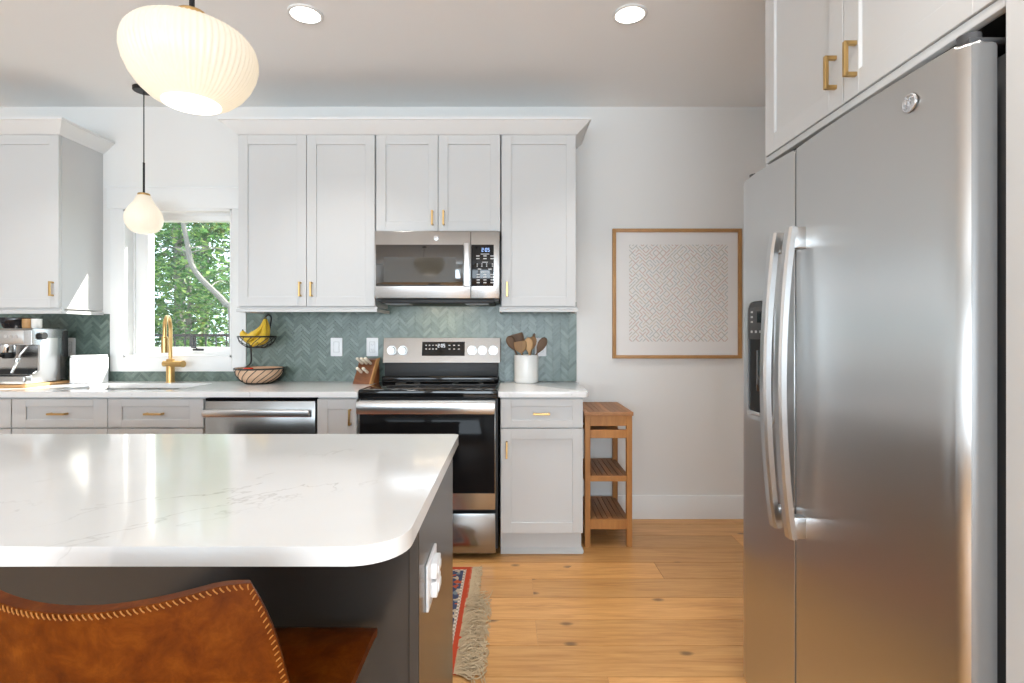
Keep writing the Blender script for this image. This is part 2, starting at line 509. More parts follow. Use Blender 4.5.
for a, b in ((-4.1, -1.7), (-1.35, 1.55)): box(bm, a, b, RY0 - .15, RY0, 0, .55); box(bm, a, b, RY0 - .15, RY0, 2.0, CEIL)
struct('wall_front', bm, 'wall_paint', 'off white wall with two tall windows behind the camera', 'wall')
bm = new()
prism(bm, [(WALL, 0), (WALL - .016, 0), (WALL - .016, .145), (WALL - .010, .155), (WALL, .155)], 'x', .44, RX1)
struct('baseboard_back', bm, 'trim_paint', 'white baseboard along the back wall beside the wooden trolley', 'baseboard')

# window over the sink
w = thing('window_1', 'white framed window over the sink looking onto green trees', 'window', ((OX0 + OX1) / 2, WALL, OZ0))
w['kind'] = 'structure'
bm = new(); yc = WALL - .018
box(bm, -2.655, OX0, yc, WALL, .98, 2.058, .002); box(bm, OX1, -1.753, yc, WALL, .98, 2.058, .002)
box(bm, OX0, OX1, yc, WALL, .98, OZ0, .002)
obj('casing', bm, 'trim_paint', w)
bm = new(); box(bm, -2.672, -1.736, WALL - .024, WALL, 2.058, 2.20, .002); box(bm, -2.680, -1.728, WALL - .030, WALL, 2.195, 2.208, .002)
obj('head_casing', bm, 'trim_paint', w)
bm = new(); t = .012
box(bm, OX0, OX0 + t, WALL - .018, WALL + .15, OZ0, OZ1); box(bm, OX1 - t, OX1, WALL - .018, WALL + .15, OZ0, OZ1)
box(bm, OX0, OX1, WALL - .018, WALL + .15, OZ0, OZ0 + t); box(bm, OX0, OX1, WALL - .018, WALL + .15, OZ1 - t, OZ1)
obj('jamb', bm, 'trim_paint', w)
bm = new(); y0, y1 = WALL + .07, WALL + .13
def ringbox(bm, x0, x1, z0, z1, wd, y0, y1, bev=.002):
    box(bm, x0, x0 + wd, y0, y1, z0, z1, bev); box(bm, x1 - wd, x1, y0, y1, z0, z1, bev)
    box(bm, x0 + wd, x1 - wd, y0, y1, z0, z0 + wd, bev); box(bm, x0 + wd, x1 - wd, y0, y1, z1 - wd, z1, bev)
ringbox(bm, OX0 + t, OX1 - t, OZ0 + t, OZ1 - t, .012, y0 - .01, y1 + .02)
obj('window_frame', bm, 'trim_paint', w)
bm = new(); xa, xb, za, zb = OX0 + t + .012, OX1 - t - .012, OZ0 + t + .012, OZ1 - t - .012
box(bm, xa, xa + .085, y0, y1, za, zb, .002); box(bm, xb - .022, xb, y0, y1, za, zb, .002)
box(bm, xa + .085, xb - .022, y0, y1, za, za + .040, .002); box(bm, xa + .085, xb - .022, y0, y1, zb - .036, zb, .002)
sash = obj('sash', bm, 'trim_paint', w)
bm = new(); box(bm, OX0 + .105, OX1 - .044, WALL + .098, WALL + .102, OZ0 + .062, OZ1 - .058)
obj('glass_pane', bm, 'window_glass', sash)
bm = new(); cx = -2.115
box(bm, cx - .035, cx + .035, WALL + .055, WALL + .07, OZ0 + .040, OZ0 + .052, .003)
tube(bm, [(cx, WALL + .05, OZ0 + .046), (cx, WALL + .035, OZ0 + .062), (cx - .03, WALL + .033, OZ0 + .066)], .005, 8)
hd = obj('crank_handle', bm, 'black_metal', w)

# ------------------------------------------------------------------ herringbone wall tiles
def herring(bm, x0, x1, z0, z1, yf, L=.076, n=4, gap=.0010, th=.006):
    wd = L / n
    c, s = math.cos(PI / 4), math.sin(PI / 4)
    ox, oz = -1.0, 1.1
    rng = int(3.4 / wd)
    def put(i0, j0, di, dj):
        u0, u1 = i0 * wd + gap / 2, (i0 + di) * wd - gap / 2
        v0, v1 = j0 * wd + gap / 2, (j0 + dj) * wd - gap / 2
        P = [(u0, v0), (u1, v0), (u1, v1), (u0, v1)]
        Q = [(ox + c * u - s * v, oz + s * u + c * v) for u, v in P]
        xs = [q[0] for q in Q]; zs = [q[1] for q in Q]
        if max(xs) < x0 or min(xs) > x1 or max(zs) < z0 or min(zs) > z1: return
        if min(xs) >= x0 and max(xs) <= x1 and min(zs) >= z0 and max(zs) <= z1: poly = Q
        else:
            poly = Q
            for (ax, lim, sg) in ((0, x0, 1), (0, x1, -1), (1, z0, 1), (1, z1, -1)):
                o = []
                for a, b in zip(poly, poly[1:] + poly[:1]):
                    ia, ib = (a[ax] - lim) * sg >= 0, (b[ax] - lim) * sg >= 0
                    if ia: o.append(a)
                    if ia != ib:
                        f = (lim - a[ax]) / (b[ax] - a[ax])
                        o.append((a[0] + (b[0] - a[0]) * f, a[1] + (b[1] - a[1]) * f))
                poly = o
                if len(poly) < 3: return
            ar = sum(a[0] * b[1] - a[1] * b[0] for a, b in zip(poly, poly[1:] + poly[:1]))
            if abs(ar) < 2e-5: return
        mx = sum(p[0] for p in poly) / len(poly); mz = sum(p[1] for p in poly) / len(poly)
        F = [bm.verts.new((mx + (x - mx) * .975, yf, mz + (z - mz) * .975)) for x, z in poly]
        E = [bm.verts.new((x, yf + .0010, z)) for x, z in poly]
        B = [bm.verts.new((x, yf + th, z)) for x, z in poly]
        bm.faces.new(F)
        m_ = len(poly)
        for a in range(m_):
            b = (a + 1) % m_
            bm.faces.new((F[a], F[b], E[b], E[a])); bm.faces.new((E[a], E[b], B[b], B[a]))
    for i in range(-rng, rng):
        for j in range(-rng, rng):
            u, v = i * wd, j * wd
            X, Z = ox + c * u - s * v, oz + s * u + c * v
            if X < x0 - .2 or X > x1 + .2 or Z < z0 - .2 or Z > z1 + .2: continue
            d = (i - j) % (2 * n)
            if d == 0: put(i, j, n, 1)
            if d == 2 * n - 1: put(i, j, 1, n)
bm = new()
regions = [(-3.60, -2.656, .914, 1.362), (-2.656, -1.752, .914, .979), (-1.752, .442, .914, 1.44)]
for r in regions: herring(bm, *r, WALL - .010)
tiles = obj('wall_tile', bm, 'tile_green', None)
tag(tiles, 'grey green herringbone tile backsplash between counter and wall cabinets', 'backsplash', kind='structure')
bm = new()
for a in regions: box(bm, a[0], a[1], WALL - .0075, WALL, a[2], a[3])
g = obj('grout', bm, 'grout', None)
g.parent = tiles; g.matrix_parent_inverse = Matrix.Translation(-tiles.location)

# ------------------------------------------------------------------ cabinet fronts and pulls
def pull(bm, cx, cz, yf, L, orient):
    s = .0105; so = .032
    if orient == 'v':
        box(bm, cx - s / 2, cx + s / 2, yf - so, yf - so + s, cz - L / 2, cz + L / 2, .0012, 1)
        for z in (cz - L / 2, cz + L / 2 - s): box(bm, cx - s / 2, cx + s / 2, yf - so + s * .5, yf, z, z + s, .001, 1)
    else:
        box(bm, cx - L / 2, cx + L / 2, yf - so, yf - so + s, cz - s / 2, cz + s / 2, .0012, 1)
        for x in (cx - L / 2, cx + L / 2 - s): box(bm, x, x + s, yf - so + s * .5, yf, cz - s / 2, cz + s / 2, .001, 1)
def front(parent, name, x0, x1, z0, z1, yf, rail=.057, handle=None, m='cabinet_paint', th=.020, rec=.009, L=.088, railz=None):
    rz = railz or rail
    bm = new()
    box(bm, x0 + rail * .6, x1 - rail * .6, yf + rec, yf + th, z0 + rz * .6, z1 - rz * .6)
    b = .0012
    box(bm, x0, x0 + rail, yf, yf + th, z0, z1, b, 1); box(bm, x1 - rail, x1, yf, yf + th, z0, z1, b, 1)
    box(bm, x0 + rail, x1 - rail, yf, yf + th, z0, z0 + rz, b, 1); box(bm, x0 + rail, x1 - rail, yf, yf + th, z1 - rz, z1, b, 1)
    o = obj(name, bm, m, parent)
    if handle:
        hb = new(); pull(hb, handle[0], handle[1], yf, L, handle[2]); obj('handle', hb, 'brass', o)['label'] = 'brushed brass bar pull'
    return o
def carcass(parent, x0, x1, y0, y1, z0, z1, m='cabinet_paint', name='body'):
    bm = new(); box(bm, x0, x1, y0, y1, z0, z1, .001, 1); return obj(name, bm, m, parent)
def rail_bm(x0, x1, yf, z0, z1, left=True, right=True, yb=WALL):
    bm = new(); e = .012
    prof = [(yf - .004, z1), (yf - .004, z1 - .010), (yf - e, z1 - .016), (yf - e, z0), (yf + .012, z0), (yf + .012, z1)]
    prism(bm, prof, 'x', x0 - (e if left else 0), x1 + (e if right else 0))
    if right: box(bm, x1, x1 + e, yf + .012, yb, z0, z1 - .012)
    if left: box(bm, x0 - e, x0, yf + .012, yb, z0, z1 - .012)
    return bm
GAP = .0018
YU = WALL - .350        # door faces of the wall cabinets
def wall_cab(label, x0, x1, z0, z1, doors, handles, left=False, right=False, railed=True, hz=1.497, group='white wall cabinets', gap_sides=True, end_l=True, end_r=True):
    c = thing('wall_cabinet', label, 'cabinet', ((x0 + x1) / 2, WALL, z0), group)
    carcass(c, x0, x1, YU + .0215, WALL - .011 if z0 < 1.44 and x0 > -1.7 else WALL, z0, 2.43)
    ws = (x1 - x0) / doors
    for i in range(doors):
        a, b = x0 + ws * i + GAP, x0 + ws * (i + 1) - GAP
        hx = {'l': a + .032, 'r': b - .032}[handles[i]]
        front(c, 'cabinet_door', a, b, z0 + .004, 2.426, YU, .057, (hx, hz, 'v'))
    if railed:
        obj('light_rail', rail_bm(x0, x1, YU + .014, z0 - .030, z0, left, right, WALL - .011), 'cabinet_paint', c)
    return c
wall_cab('white single door wall cabinet beside the sink window, over the coffee machine', -3.17, -2.713, 1.383, 2.426, 1, 'r', right=True, hz=1.50)
wall_cab('tall white double door wall cabinet between the sink window and the microwave', -1.636, -.812, 1.392, 2.426, 2, 'rl', left=True, right=True)
wall_cab('short white double door wall cabinet directly above the microwave', -.806, -.058, 1.845, 2.426, 2, 'rl', railed=False, hz=1.925)
wall_cab('narrow white single door wall cabinet right of the microwave', -.052, .397, 1.392, 2.426, 1, 'l', left=True, right=True)
# crown mouldings: same paint as the cabinets, lightened to stand for counter bounce light
def crown(bm, path, prof):
    """path: list of (x,y) with outward miter offsets; prof: (out, z)"""
    N = len(path); rows = []
    for i in range(N):
        p = Vector(path[i]); ns = []
        if i > 0: d = (Vector(path[i]) - Vector(path[i - 1])).normalized(); ns.append(Vector((d.y, -d.x)))
        if i < N - 1: d = (Vector(path[i + 1]) - Vector(path[i])).normalized(); ns.append(Vector((d.y, -d.x)))
        nn = ns[0] if len(ns) == 1 else (ns[0] + ns[1])
        rows.append([bm.verts.new((p.x + nn.x * o, p.y + nn.y * o, z)) for o, z in prof])
    for A, B in zip(rows, rows[1:]):
        for k in range(len(prof)):
            k2 = (k + 1) % len(prof); bm.faces.new((A[k], A[k2], B[k2], B[k]))
    bm.faces.new(rows[0]); bm.faces.new(rows[-1][::-1])
CP = [(0, 2.428), (.006, 2.428), (.010, 2.434), (.018, 2.440), (.045, 2.462), (.068, 2.486), (.072, 2.490), (.080, 2.490), (.080, 2.504), (0, 2.504)]
bm = new(); crown(bm, [(-1.636, WALL - .001), (-1.636, YU + .005), (.397, YU + .005), (.397, WALL - .001)], CP)
box(bm, -1.630, .391, YU + .01, WALL - .002, 2.4305, 2.4305 + .06)
tag(obj('crown_molding', bm, 'trim_paint', None), 'white crown molding running along the cabinets over the microwave', 'molding')
bm = new(); crown(bm, [(-3.17, WALL - .001), (-3.17, YU + .005), (-2.713, YU + .005), (-2.713, WALL - .001)], CP)
box(bm, -3.164, -2.719, YU + .01, WALL - .002, 2.4305, 2.4305 + .06)
tag(obj('crown_molding', bm, 'trim_paint', None), 'short white crown molding on the cabinet left of the sink window', 'molding')

# base cabinets
YB = WALL - .630
def toe(c, x0, x1, flare=False):
    bm = new(); box(bm, x0, x1, YB + .075, WALL - .3, 0, .102)
    obj('toe_kick', bm, 'cabinet_paint', c)
c = thing('base_cabinet', 'white base cabinet with one drawer and one door right of the range', 'cabinet', (.174, WALL - .3, 0), 'white base cabinets')
X0, X1 = -.052, .402
carcass(c, X0, X1, YB + .0215, WALL - .011, .132, .884)
front(c, 'drawer', X0 + GAP, X1 - GAP, .716, .872, YB, .057, (.172, .793, 'h'), L=.092, railz=.040)
front(c, 'cabinet_door', X0 + GAP, X1 - GAP, .136, .709, YB, .057, (X0 + .034, .596, 'v'), L=.092)
bm = new(); box(bm, X0, X1 - .002, YB + .070, WALL - .3, .0, .135)
prism(bm, [(YB + .070, 0), (YB + .054, 0), (YB + .054, .012), (YB + .063, .024), (YB + .070, .030)], 'x', X0, X1 + .006)
prism(bm, [(X1 - .002, 0), (X1 + .012, 0), (X1 + .012, .012), (X1 + .004, .024), (X1 - .002, .030)], 'y', YB + .070, YB + .12)
obj('base_trim', bm, 'cabinet_paint', c)
c = thing('base_cabinet', 'white sink base cabinet with two false drawer fronts under the window', 'cabinet', (-2.21, WALL - .3, 0), 'white base cabinets')
X0, X1 = -2.736, -1.682
carcass(c, X0, X1, YB + .0215, WALL - .011, .102, .70)
bm = new(); box(bm, X0, X1, YB + .0215, YB + .06, .70, .884); box(bm, X0, X0 + .02, YB + .06, WALL - .011, .70, .884); box(bm, X1 - .02, X1, YB + .06, WALL - .011, .70, .884)
obj('face_frame', bm, 'cabinet_paint', c)
mid = (X0 + X1) / 2
for a, b, s in ((X0, mid, 'r'), (mid, X1, 'l')):
    front(c, 'drawer_front', a + GAP, b - GAP, .716, .872, YB, .075, ((a + b) / 2, .793, 'h'), L=.098, railz=.042)
    front(c, 'cabinet_door', a + GAP, b - GAP, .106, .709, YB, .057, ((b - .034 if s == 'r' else a + .034), .62, 'v'), L=.092)
toe(c, X0, X1)
c = thing('base_cabinet', 'white base cabinet under the coffee machine, mostly cut by the left edge', 'cabinet', (-3.04, WALL - .3, 0), 'white base cabinets')
X0, X1 = -3.35, -2.739
carcass(c, X0, X1, YB + .0215, WALL - .011, .102, .884)
front(c, 'drawer', X0 + GAP, X1 - GAP, .716, .872, YB, .057, ((X0 + X1) / 2, .793, 'h'), L=.098, railz=.042)
front(c, 'cabinet_door', X0 + GAP, X1 - GAP, .106, .709, YB, .057, (X1 - .034, .62, 'v'), L=.092)
toe(c, X0, X1)
c = thing('base_cabinet', 'slim white single door base cabinet between dishwasher and range', 'cabinet', (-.95, WALL - .3, 0), 'white base cabinets')
X0, X1 = -1.060, -.840
carcass(c, X0, X1, YB + .0215, WALL - .011, .102, .884)
front(c, 'cabinet_door', X0 + GAP, X1 - GAP, .106, .872, YB, .057, (X1 - .036, .775, 'v'), L=.088)
toe(c, X0, X1)

# dishwasher
c = thing('dishwasher', 'stainless dishwasher with a straight bar handle left of the slim cabinet', 'dishwasher', (-1.37, WALL - .3, 0))
X0, X1 = -1.678, -1.064
carcass(c, X0 + .004, X1 - .004, YB + .03, WALL - .012, .02, .876, 'black_matte')
bm = new(); box(bm, X0 + .004, X1 - .004, YB - .004, YB + .03, .11, .862, .004)
d = obj('door', bm, 'stainless_dark', c)
bm = new(); box(bm, X0 + .006, X1 - .006, YB + .002, YB + .03, .863, .876); obj('control_strip', bm, 'black_gloss', c)
bm = new()
box(bm, X0 + .012, X1 - .022, YB - .052, YB - .034, .780, .820, .006, 3)
for x in (X0 + .03, X1 - .06): box(bm, x, x + .022, YB - .036, YB - .003, .786, .814, .002)
obj('handle', bm, 'steel_smooth', d)

# counters
YC = WALL - .648
bm = new()
sx0, sx1, sy0, sy1 = -2.56, -1.90, 3.035, 3.415
box(bm, -3.60, -.832, YC, sy0, .884, .914); box(bm, -3.60, -.832, sy1, WALL - .010, .884, .914)
box(bm, -3.60, sx0, sy0, sy1, .884, .914); box(bm, sx1, -.832, sy0, sy1, .884, .914)
tag(obj('worktop', bm, 'quartz', None), 'long white quartz worktop with the undermount sink below the window', 'worktop')
bm = new(); prism(bm, rrect(-.064, .432, YC, WALL - .010, [.004, .002, .004, .03]), 'z', .884, .914, .002, 2)
tag(obj('worktop', bm, 'quartz', None), 'short white quartz worktop under the utensil crock right of the range', 'worktop')
# sink
c = thing('kitchen_sink', 'undermount steel sink basin in the white worktop under the window', 'sink', ((sx0 + sx1) / 2, (sy0 + sy1) / 2, .70))
bm = new(); z0, z1 = .715, .884; t = .004
for (a, b, q, r) in ((sx0 - .01, sx1 + .01, sy0 - .01, sy0 + .0), (sx0 - .01, sx1 + .01, sy1, sy1 + .01), (sx0 - .01, sx0, sy0, sy1), (sx1, sx1 + .01, sy0, sy1)): box(bm, a, b, q, r, z0, z1)
box(bm, sx0 - .01, sx1 + .01, sy0 - .01, sy1 + .01, z0 - .01, z0)
obj('basin', bm, 'steel_smooth', c)
bm = new(); lathe(bm, [(0, .718), (.03, .718), (.045, .716), (.045, .7152)], ((sx0 + sx1) / 2, 3.3), 24); obj('drain', bm, 'chrome', c)

# faucet
fx, fy = -2.215, 3.49
c = thing('faucet', 'brushed gold pull-down kitchen faucet standing behind the sink', 'faucet', (fx, fy, .914))
bm = new(); lathe(bm, [(0, .914), (.028, .914), (.028, .918), (.0245, .920), (.0245, 1.062), (.022, 1.066), (0, 1.066)], (fx, fy), 28); obj('faucet_body', bm, 'brass', c)
bm = new(); d = Vector((.36, -.93, 0)); rr = .078
pts = [Vector((fx, fy, 1.06)), Vector((fx, fy, 1.15)), Vector((fx, fy, 1.262))] + [Vector((fx, fy, 1.262)) + d * (rr - rr * math.cos(a)) + Vector((0, 0, rr * math.sin(a))) for a in [PI * k / 14 for k in range(1, 14)]]
e = Vector((fx, fy, 1.262)) + d * 2 * rr; pts += [e, e - Vector((0, 0, .05))]
tube(bm, pts, .0115, 14); obj('spout', bm, 'brass', c)
bm = new(); cyl(bm, e - Vector((0, 0, .045)), e - Vector((0, 0, .058)), .0115, .019); cyl(bm, e - Vector((0, 0, .058)), e - Vector((0, 0, .150)), .0195, .0195); obj('spray_head', bm, 'brass', c)
bm = new(); cyl(bm, (fx - .040, fy - .004, 1.035), (fx + .095, fy - .03, 1.035), .019, .019)
cyl(bm, (fx + .096, fy - .03, 1.035), (fx + .104, fy - .032, 1.035), .022, .022)
obj('lever', bm, 'brass', c)

# ------------------------------------------------------------------ range
c = thing('kitchen_range', 'freestanding stainless electric range with black glass cooktop and oven door', 'range', (-.447, WALL - .3, 0))
X0, X1 = -.828, -.067
YF = WALL - .655
bm = new(); box(bm, X0, X1, YF + .045, WALL - .03, .045, .875)
for x in (X0 + .05, X1 - .05):
    for y in (YF + .1, WALL - .1): cyl(bm, (x, y, 0), (x, y, .05), .018)
obj('body', bm, 'black_matte', c)
bm = new(); box(bm, X0, X1, YF + .004, WALL - .115, .876, .925, .006, 3); obj('cooktop', bm, 'black_gloss', c)
mat('ring_print', (.07, .07, .07), .3)
for (bx, by, br) in ((-.63, 3.07, .105), (-.26, 3.07, .085), (-.63, 3.30, .075), (-.26, 3.30, .095)):
    bm = new(); tube(bm, [(bx + br * math.cos(a), by + br * math.sin(a), .9252) for a in [2 * PI * k / 48 for k in range(48)]], .0006, 4, True)
    obj('burner_ring', bm, 'ring_print', c)
bm = new(); box(bm, X0 + .004, X1 - .004, WALL - .135, WALL - .03, .92, .958, .01, 3); box(bm, X0 + .03, X1 - .03, WALL - .20, WALL - .13, .925, .934, .004); obj('vent_ledge', bm, 'black_gloss', c)
bm = new(); box(bm, X0 + .014, X1 - .010, WALL - .10, WALL - .03, .95, 1.045, .004); obj('riser', bm, 'black_matte', c)
bm = new(); yp = WALL - .117
prism(bm, [(yp, 1.044), (yp + .034, 1.203), (WALL - .03, 1.203), (WALL - .03, 1.044)], 'x', X0 + .006, X1 + .006, .004)
p = obj('control_panel', bm, 'stainless_flat', c)
def py(z): return yp + .034 * (z - 1.044) / .159
bm = new()
prism(bm, [(py(1.088) - .002, 1.088), (py(1.178) - .002, 1.178), (py(1.178) + .004, 1.178), (py(1.088) + .004, 1.088)], 'x', -.570, -.293)
ds = obj('display', bm, 'black_gloss', p)
bm = new()
for i in range(4):
    for j in range(3): box(bm, -.548 + i * .022, -.538 + i * .022, py(1.13) - .0045, py(1.13) - .001, 1.104 + j * .024, 1.111 + j * .024)
obj('key_lettering', bm, 'key_print', ds); bm = new()
for i in range(3):
    for j in range(3): box(bm, -.398 + i * .030, -.386 + i * .030, py(1.13) - .0045, py(1.13) - .001, 1.104 + j * .024, 1.110 + j * .024)
obj('key_lettering', bm, 'key_print', ds)
def seven(bm, s, x, z, h, yf, sp=1.35):
    seg = {'0': 'abcdef', '1': 'bc', '2': 'abged', '3': 'abgcd', '4': 'fgbc', '5': 'afgcd', '6': 'afgedc', '7': 'abc', '8': 'abcdefg', '9': 'abcdfg'}
    wd = h * .5; tk = h * .13
    for ch in s:
        if ch == ':':
            for zz in (z + h * .3, z + h * .7): box(bm, x, x + tk, yf, yf + .001, zz - tk / 2, zz + tk / 2)
            x += tk * 2.2; continue
        for q in seg[ch]:
            X = {'a': (0, wd, h - tk, h), 'g': (0, wd, h / 2 - tk / 2, h / 2 + tk / 2), 'd': (0, wd, 0, tk), 'f': (0, tk, h / 2, h), 'e': (0, tk, 0, h / 2), 'b': (wd - tk, wd, h / 2, h), 'c': (wd - tk, wd, 0, h / 2)}[q]
            box(bm, x + X[0], x + X[1], yf, yf + .001, z + X[2], z + X[3])
        x += wd * sp
bm = new(); seven(bm, '2:05', -.468, 1.142, .022, py(1.14) - .0045); obj('clock_digits', bm, 'display_white', ds)
for kx in (-.765, -.694, -.245, -.178, -.108):
    kb = new(); z = 1.122; yy = py(z)
    cyl(kb, (kx, yy + .002, z), (kx, yy - .006, z), .031, .030, 28)
    cyl(kb, (kx, yy - .006, z), (kx, yy - .030, z), .0255, .0225, 28)
    box(kb, kx - .0035, kx + .0035, yy - .034, yy - .028, z - .021, z + .021, .001)
    obj('knob', kb, 'knob_steel', p)
bm = new(); YD = YF
box(bm, X0 + .003, X1 - .012, YD, YD + .042, .272, .868, .004); d = obj('oven_door', bm, 'stainless_flat', c)
bm = new(); box(bm, X0 + .008, X1 - .016, YD - .003, YD + .004, .362, .795, .001); gl = obj('door_glass', bm, 'oven_glass', d)
bm = new(); YH = YD - .048
prism(bm, [(YH, .800), (YH - .006, .815), (YH - .006, .852), (YH, .866), (YH + .014, .866), (YH + .014, .800)], 'x', X0 + .004, X1 - .014, .002)
for x in (X0 + .05, X1 - .075): box(bm, x, x + .03, YH + .01, YD + .002, .815, .855, .002)
obj('handle', bm, 'steel_smooth', d)
bm = new(); box(bm, X0 + .003, X1 - .012, YD, YD + .042, .034, .252, .004); obj('storage_drawer', bm, 'stainless_dark', c)

# ------------------------------------------------------------------ microwave
c = thing('microwave', 'stainless over-the-range microwave with black glass door and keypad', 'microwave', (-.432, WALL, 1.437))
X0, X1 = -.802, -.062; ym = WALL - .40
bm = new(); box(bm, X0 + .006, X1 - .004, ym + .022, WALL - .012, 1.440, 1.840); obj('body', bm, 'black_matte', c)
xs = -.232   # seam between door and control side
bm = new(); box(bm, X0, xs - .0008, ym, ym + .022, 1.440, 1.838, .003); d = obj('door', bm, 'stainless_flat', c)
bm = new(); box(bm, xs + .0008, X1, ym, ym + .022, 1.440, 1.838, .003); p = obj('control_panel', bm, 'stainless_flat', c)
bm = new(); box(bm, X0 + .008, -.276, ym - .002, ym + .003, 1.512, 1.758, .001); gl = obj('door_glass', bm, 'microwave_glass', d)
bm = new()
nx, nz = 70, 24
for i in range(1): ringbox(bm, X0 + .055, -.322, 1.535, 1.682, .002, ym - .0026, ym - .001, 0)
box(bm, X0 + .057, -.324, ym - .0024, ym - .001, 1.537, 1.680)
obj('viewing_screen', bm, 'microwave_screen', gl)
bm = new(); box(bm, -.270, -.238, ym - .040, ym - .026, 1.505, 1.765, .005, 3)
for z in (1.515, 1.735): box(bm, -.264, -.244, ym - .03, ym + .002, z, z + .02, .001)
obj('handle', bm, 'steel_smooth', d)
bm = new(); box(bm, xs + .004, X1 - .034, ym - .002, ym + .003, 1.512, 1.758, .001); k = obj('keypad', bm, 'black_gloss', p)
bm = new(); seven(bm, '2:05', -.168, 1.716, .022, ym - .0032); obj('clock_digits', bm, 'display_blue', k)
bm = new(); yk = ym - .0032
for zz, wd in ((1.700, .05), (1.652, .035), (1.594, .05)): box(bm, -.148 - wd / 2, -.148 + wd / 2, yk, yk + .001, zz, zz + .004)
for zz in (1.688, 1.672):
    for xx in (-.190, -.148, -.106): box(bm, xx - .010, xx + .010, yk, yk + .001, zz, zz + .0055)
for zz in (1.640, 1.628):
    for xx in (-.194, -.166, -.138, -.104): box(bm, xx - .003, xx + .003, yk, yk + .001, zz, zz + .006)
for xx in (-.180, -.118): box(bm, xx - .010, xx + .010, yk, yk + .001, 1.610, 1.616)
for zz in (1.578, 1.562, 1.546, 1.530):
    for xx in (-.188, -.148, -.106): box(bm, xx - .009, xx + .009, yk, yk + .001, zz, zz + .0065)
obj('key_lettering', bm, 'key_print', k)
def badge(parent, cx, cz, yf, r):
    bm = new(); prism(bm, [(cx + r * math.cos(2 * PI * k / 32), cz + r * math.sin(2 * PI * k / 32)) for k in range(32)], 'y', yf - .003, yf + .001, .0008, 2)
    b = obj('emblem', bm, 'steel_smooth', parent)
    bm = new(); tube(bm, [(cx + r * .88 * math.cos(a), yf - .0032, cz + r * .88 * math.sin(a)) for a in [2 * PI * k / 32 for k in range(32)]], r * .05, 6, True)
    # script monogram drawn as two looping strokes
    def loop(pts): tube(bm, [(cx + x * r, yf - .0034, cz + z * r) for x, z in [(v.x, v.y) for v in catmull([(a, b, 0) for a, b in pts], 5)]], r * .055, 6)
    loop([(-.10, .42), (-.30, .50), (-.48, .30), (-.46, .02), (-.26, -.05), (-.10, .20), (-.12, -.30), (-.32, -.50), (-.52, -.36), (-.30, -.18), (.0, .0)])
    loop([(.40, .36), (.26, .50), (.10, .32), (.30, .10), (.14, .0), (.04, -.28), (.24, -.48), (.50, -.26)])
    for k in range(4):
        a = R(45 + 90 * k)
        loop([(.80 * math.cos(a - .35), .80 * math.sin(a - .35)), (.64 * math.cos(a - .1), .64 * math.sin(a - .1)), (.70 * math.cos(a + .2), .70 * math.sin(a + .2))])
    obj('monogram', bm, 'sticker_grey', b)
badge(d, -.437, 1.797, ym, .0145)
bm = new(); box(bm, X0 + .03, X1 - .03, ym + .03, WALL - .02, 1.412, 1.441, .006)
box(bm, X0 + .006, X1 - .004, ym + .04, WALL - .02, 1.425, 1.441)
vt = obj('vent_base', bm, 'black_matte', c)
bm = new()
for x in (-.68, -.20):
    bm = new(); box(bm, x - .07, x + .07, ym + .06, ym + .20, 1.4085, 1.4125, .001)
    obj('grease_filter', bm, 'sticker_grey', vt)

# ------------------------------------------------------------------ island
PX = -.176
c = thing('kitchen_island', 'charcoal painted kitchen island carrying the large white worktop', 'island', (-1.36, 1.35, 0))
def slab(name, x0, x1, y0, y1, z0, z1, m='island_paint', bev=.0015, parent=c):
    bm = new(); box(bm, x0, x1, y0, y1, z0, z1, bev, 1); return obj(name, bm, m, parent)
slab('body', -2.53, PX - .0205, 1.053, 1.615, .10, .8835)
slab('end_panel', PX - .020, PX, 1.035, 1.640, 0, .8835)
slab('end_panel', -2.55, -2.53, 1.035, 1.640, 0, .8835)
slab('front_panel', -2.53, PX - .0205, 1.045, 1.053, 0, .8835)
slab('corner_strip', PX - .030, PX - .002, 1.643, 1.662, .10, .8835)
slab('toe_kick', -2.53, PX - .0205, 1.53, 1.55, 0, .10)
ws = (2.53 - .208) / 4
for i in range(4):
    a = -2.53 + ws * i
    # doors on the range side of the island, facing the back wall
    bm = new(); x0, x1, z0, z1 = a + .002, a + ws - .002, .106, .878
    r_ = .057
    box(bm, x0 + .03, x1 - .03, 1.618, 1.628, z0 + .03, z1 - .03)
    for q in ((x0, x0 + r_, z0, z1), (x1 - r_, x1, z0, z1), (x0 + r_, x1 - r_, z0, z0 + r_), (x0 + r_, x1 - r_, z1 - r_, z1)): box(bm, q[0], q[1], 1.618, 1.638, q[2], q[3], .001, 1)
    o = obj('cabinet_door', bm, 'island_paint', c)
    bm = new(); hx = x1 - .034 if i % 2 == 0 else x0 + .034
    box(bm, hx - .005, hx + .005, 1.660, 1.670, .74, .84, .001, 1); box(bm, hx - .005, hx + .005, 1.636, 1.664, .74, .75); box(bm, hx - .005, hx + .005, 1.636, 1.664, .83, .84)
    obj('handle', bm, 'brass', o)['label'] = 'brushed brass bar pull'
bm = new(); prism(bm, rrect(-2.62, -.162, .804, 1.700, [.018, .018, .085, .085], 10), 'z', .884, .914, .003, 3)
tag(obj('island_worktop', bm, 'quartz', None), 'large white veined quartz worktop with rounded corners on the island', 'worktop')
